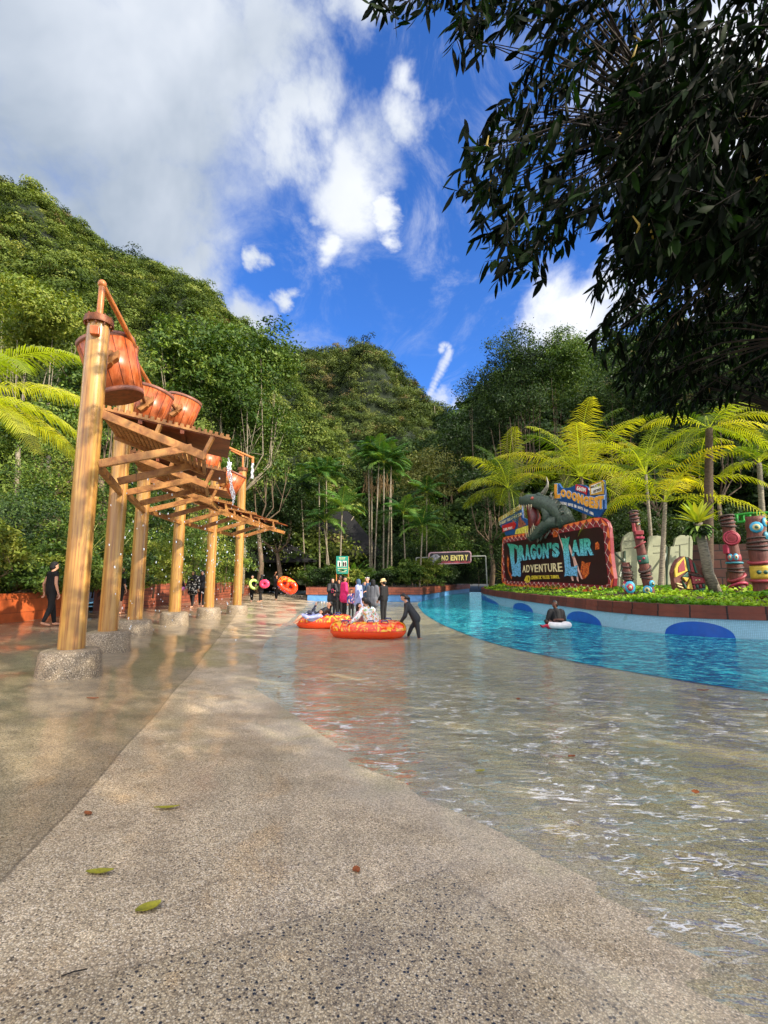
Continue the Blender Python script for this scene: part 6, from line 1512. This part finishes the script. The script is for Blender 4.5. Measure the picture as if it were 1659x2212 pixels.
person(J,.86,'person in dark clothes reclining in the rear orange tube with feet raised',MSKL,top=MCHAR,legs=floral('cloth_dark_print','2c3040',['8890b0','c8ccd8'],12,.6),hair=MHAIR,facing=Vector((-.6,-.6,.5)),vox=.011)
J=pj(15.0,head=(694,1322),neck=(692,1329),shL=(687,1331,-.1),shR=(694,1333,.1),elL=(678,1333,-.15),elR=(700,1337,.1),wrL=(668,1335,-.2),wrR=(706,1339,.05),pelvis=(676,1336),hipL=(670,1337,-.08),hipR=(672,1337,.06),knL=(653,1329,-.3),knR=(655,1329,-.1),anL=(638,1341,-.4),anR=(642,1343,-.2),toL=(633,1345,-.45),toR=(637,1347,-.25))
person(J,.74,'child in lilac lying in the rear tube with bare legs over its left side',MSKL,top=MLILAC,legs=MLILAC,hair=MHAIR,short_legs=True,facing=Vector((-.4,-.5,.7)),vox=.010,face=False)
J=pj(15.2,head=(1198,1306),neck=(1200,1316),shL=(1188,1322,-.1),shR=(1214,1322,.05),elL=(1183,1338,-.15),elR=(1219,1339,-.05),wrL=(1194,1345,-.25),wrR=(1203,1338,-.25),pelvis=(1204,1352),hipL=(1198,1354),hipR=(1210,1354),knL=(1195,1372),knR=(1213,1372),anL=(1195,1392),anR=(1213,1392),toL=(1190,1394),toR=(1208,1394))
person(J,1.0,'man in wet black shirt standing chest deep in the pool holding a child',MSKD,top=MBLK,legs=MBLK,hair=MHAIR,facing=Vector((-.8,-.5,.0)),vox=.010,shirt_bulk=1.32,long_sleeve=False)
J=pj(14.95,head=(1181,1343),neck=(1185,1350),shL=(1179,1352,-.06),shR=(1190,1350,.05),elL=(1172,1354,-.06),elR=(1196,1349,-.05),wrL=(1168,1351,-.1),wrR=(1200,1345,-.08),pelvis=(1195,1358),hipL=(1192,1359),hipR=(1198,1359),knL=(1200,1364),knR=(1204,1362),anL=(1206,1368),anR=(1210,1366),toL=(1208,1368),toR=(1212,1366))
person(J,.62,'small child in red lying back in the white swim ring',MSKD,top=simple('cloth_red','b8243c',.6,.12,9),legs=MBLK,hair=MHAIR,facing=Vector((-.2,-.3,.9)),vox=.009)
# ---------------- floats ----------------
def ring(c,Rr,r,mat,lab,M=None,sx=1,name='swim_ring'):
    m=MB(); m.torus(c,Rr,r,M,36,14,sx=sx); o=m.build(name,mat,auto=False); tag(o,lab,'swim ring'); return o
ring(P3(1208,1350,14.95)+Vector((0,0,.0)),.26,.095,MWHC,'white swim ring floating beside the man in the pool')
p=Vector((xa(392,21.8),21.8,gz(xa(392,21.8),21.8)+.78)); ring(p,.26,.085,simple('ring_pink','e88ad0',.35,.08,5),'pink swim ring around the child beside the fourth post')
p=Vector((xa(552,29.2),29.2,.45+.72)); ring(p,.26,.085,simple('ring_green','b8d86a',.35,.08,5),'pale green swim ring held by the woman near the hut',Matrix.Rotation(R(60),3,'X')@Matrix.Rotation(R(35),3,'Y'))
p=Vector((xa(574,28.9),28.9,.45+.75)); ring(p,.15,.11,simple('ring_hot_pink','f0426e',.35,.08,5),'bright pink swim ring carried under a black clad arm',Matrix.Rotation(R(90),3,'X'),1.2)
def tubemat():
    m,t,p=newmat('flame_vinyl'); co=t.node('ShaderNodeTexCoord').outputs['Object']; z=t.node('ShaderNodeSeparateXYZ',{0:co}).outputs[2]
    n=t.noise(co,3.4,5,.6,2.6); v=t.node('ShaderNodeTexVoronoi',{'Vector':co,'Scale':13.},feature='DISTANCE_TO_EDGE').outputs[0]
    f=t.math('MULTIPLY',t.rng(n,.50,.53),t.rng(z,.20,.215)); f=t.math('MULTIPLY',f,t.rng(v,.008,.02)); 
    c=t.mix(f,lin('f0430e'),t.ramp(n,[(.5,lin('f09a1e')),(.62,lin('f6cc3a'))])); c=t.mix(t.math('MULTIPLY',t.rng(t.math('ABSOLUTE',t.math('SUBTRACT',z,.2)),.008,.004),.6),c,lin('8c2408'))
    setc(p,t,'Base Color',c); setc(p,t,'Roughness',.22); p.inputs['Coat Weight'].default_value=.4; return m
MTUBE=tubemat(); MFLOOR=simple('tube_floor','c03040',.35,.1,5); MHDL=simple('tube_handle','2a3a78',.5,.1,8)
def dtube(c,L_,Wd,r,rz,lab,M0=None):
    t=empty('inflatable_tube',c,lab,'inflatable','big orange inflatable double tubes'); c=Vector(c); M=M0 or Matrix.Rotation(rz,3,'Z')
    def outl(a):  # peanut shaped centre line
        x=math.cos(a)*(L_/2-r); y=math.sin(a)*(Wd/2-r)*(1+.10*math.cos(2*a)); return Vector((x,y,0))
    n=72; k=18; V=[];Fs=[]
    for i in range(n):
        a=2*math.pi*i/n; p=outl(a); d=(outl(a+.02)-outl(a-.02)).normalized(); nx=Vector((d.y,-d.x,0))
        for j in range(k):
            b=2*math.pi*j/k; rr=r*(1+.015*math.sin(i*1.3)); V.append(c+M@(p+nx*rr*math.cos(b)+Vector((0,0,rr*math.sin(b)+r))))
    for i in range(n):
        for j in range(k): Fs.append((i*k+j,((i+1)%n)*k+j,((i+1)%n)*k+(j+1)%k,i*k+(j+1)%k))
    m=MB(); m.add(V,Fs,0,True); m.build('outer_tube',MTUBE,t,auto=False)
    m=MB(); m.tube([c+M@Vector((0,-(Wd/2-r*1.4),r)),c+M@Vector((0,0,r*1.05)),c+M@Vector((0,(Wd/2-r*1.4),r))],[r*.8,r*.7,r*.8],16); m.build('middle_bolster',MTUBE,t,auto=False)
    m=MB(); pts=[c+M@(outl(2*math.pi*i/40)*.9+Vector((0,0,.06))) for i in range(40)]; m.add(pts,[tuple(range(40))]); m.build('floor',MFLOOR,t)
    for x,y in ((-.55,-1),(.1,-1),(.45,-1),(-.5,1),(.5,1)):
        q=c+M@Vector((x*L_*.5,y*(Wd/2-r*.8),2*r-.015)); m=MB(); m.tube([q+M@Vector((-.09,0,0)),q+M@Vector((-.07,0,.045)),q+M@Vector((.07,0,.045)),q+M@Vector((.09,0,0))],.016,6); m.build('handle',MHDL,t,auto=False)
    return t
dtube((xa(796,13.15),13.15,-.06),2.02,1.2,.22,R(-3),'front orange flame patterned double tube with the seated woman, being pushed')
dtube((xa(703,15.5),15.5,-.03),1.75,1.15,.20,R(6),'rear orange flame patterned double tube carrying the reclining people')
p=P3(622,1268,32.3); M0=Matrix.Rotation(R(90),3,'X')@Matrix.Rotation(R(-32),3,'Z'); dtube((p.x,32.3,1.08),1.45,1.05,.19,0,'orange double tube carried upright by the man near the hut',M0)
# phone in pink frame
m=MB(); p=Vector((xa(721,21.2)-.0,20.95,.98)); m.box(p,(.09,.02,.15)); m.box(p+Vector((0,-.013,0)),(.07,.004,.12),mi=1); o=m.build('phone',[MPINK,MBLK],bevel=.006); tag(o,'phone in a pink frame held by the woman looking up','phone')
# sandals left at the edge of the walkway
MSAND=simple('sandal_pale','c8b0a4',.6,.2,12)
for i,(u,v,col) in enumerate([(630,1281,MSAND),(636,1280,MWHC),(642,1281,MSAND),(650,1283,MBLK),(656,1283,MSAND),(690,1287,MBLK),(697,1287,MWHC),(703,1288,MSAND)]):
    p=G(u,v,.42); z=gz(p.x,p.y)+.0; p.z=z; lab=['pale sandals lying leftmost on the walkway edge','white sandals second from left on the walkway edge','tan sandals next to the white ones','black sandals in the first row of footwear','tan sandals at the right of the first row','black sandals in the row near the planter wall','white sandals near the planter wall','rightmost tan sandals near the planter wall'][i]
    t=empty('sandals',p,lab,'sandals','sandals left on the walkway')
    for q in(-1,1):
        m=MB(); c=p+Vector((q*.09,0,.02)); m.lathe(c,[(.045,-.015),(.05,0),(.045,.012)],14,M=Matrix(((1,0,0),(0,2.3,0),(0,0,1)))); m.tube([c+Vector((-.045,.03,.01)),c+Vector((0,.05,.05)),c+Vector((.045,.03,.01))],.012,5); m.build('sandal',col,t,auto=False)
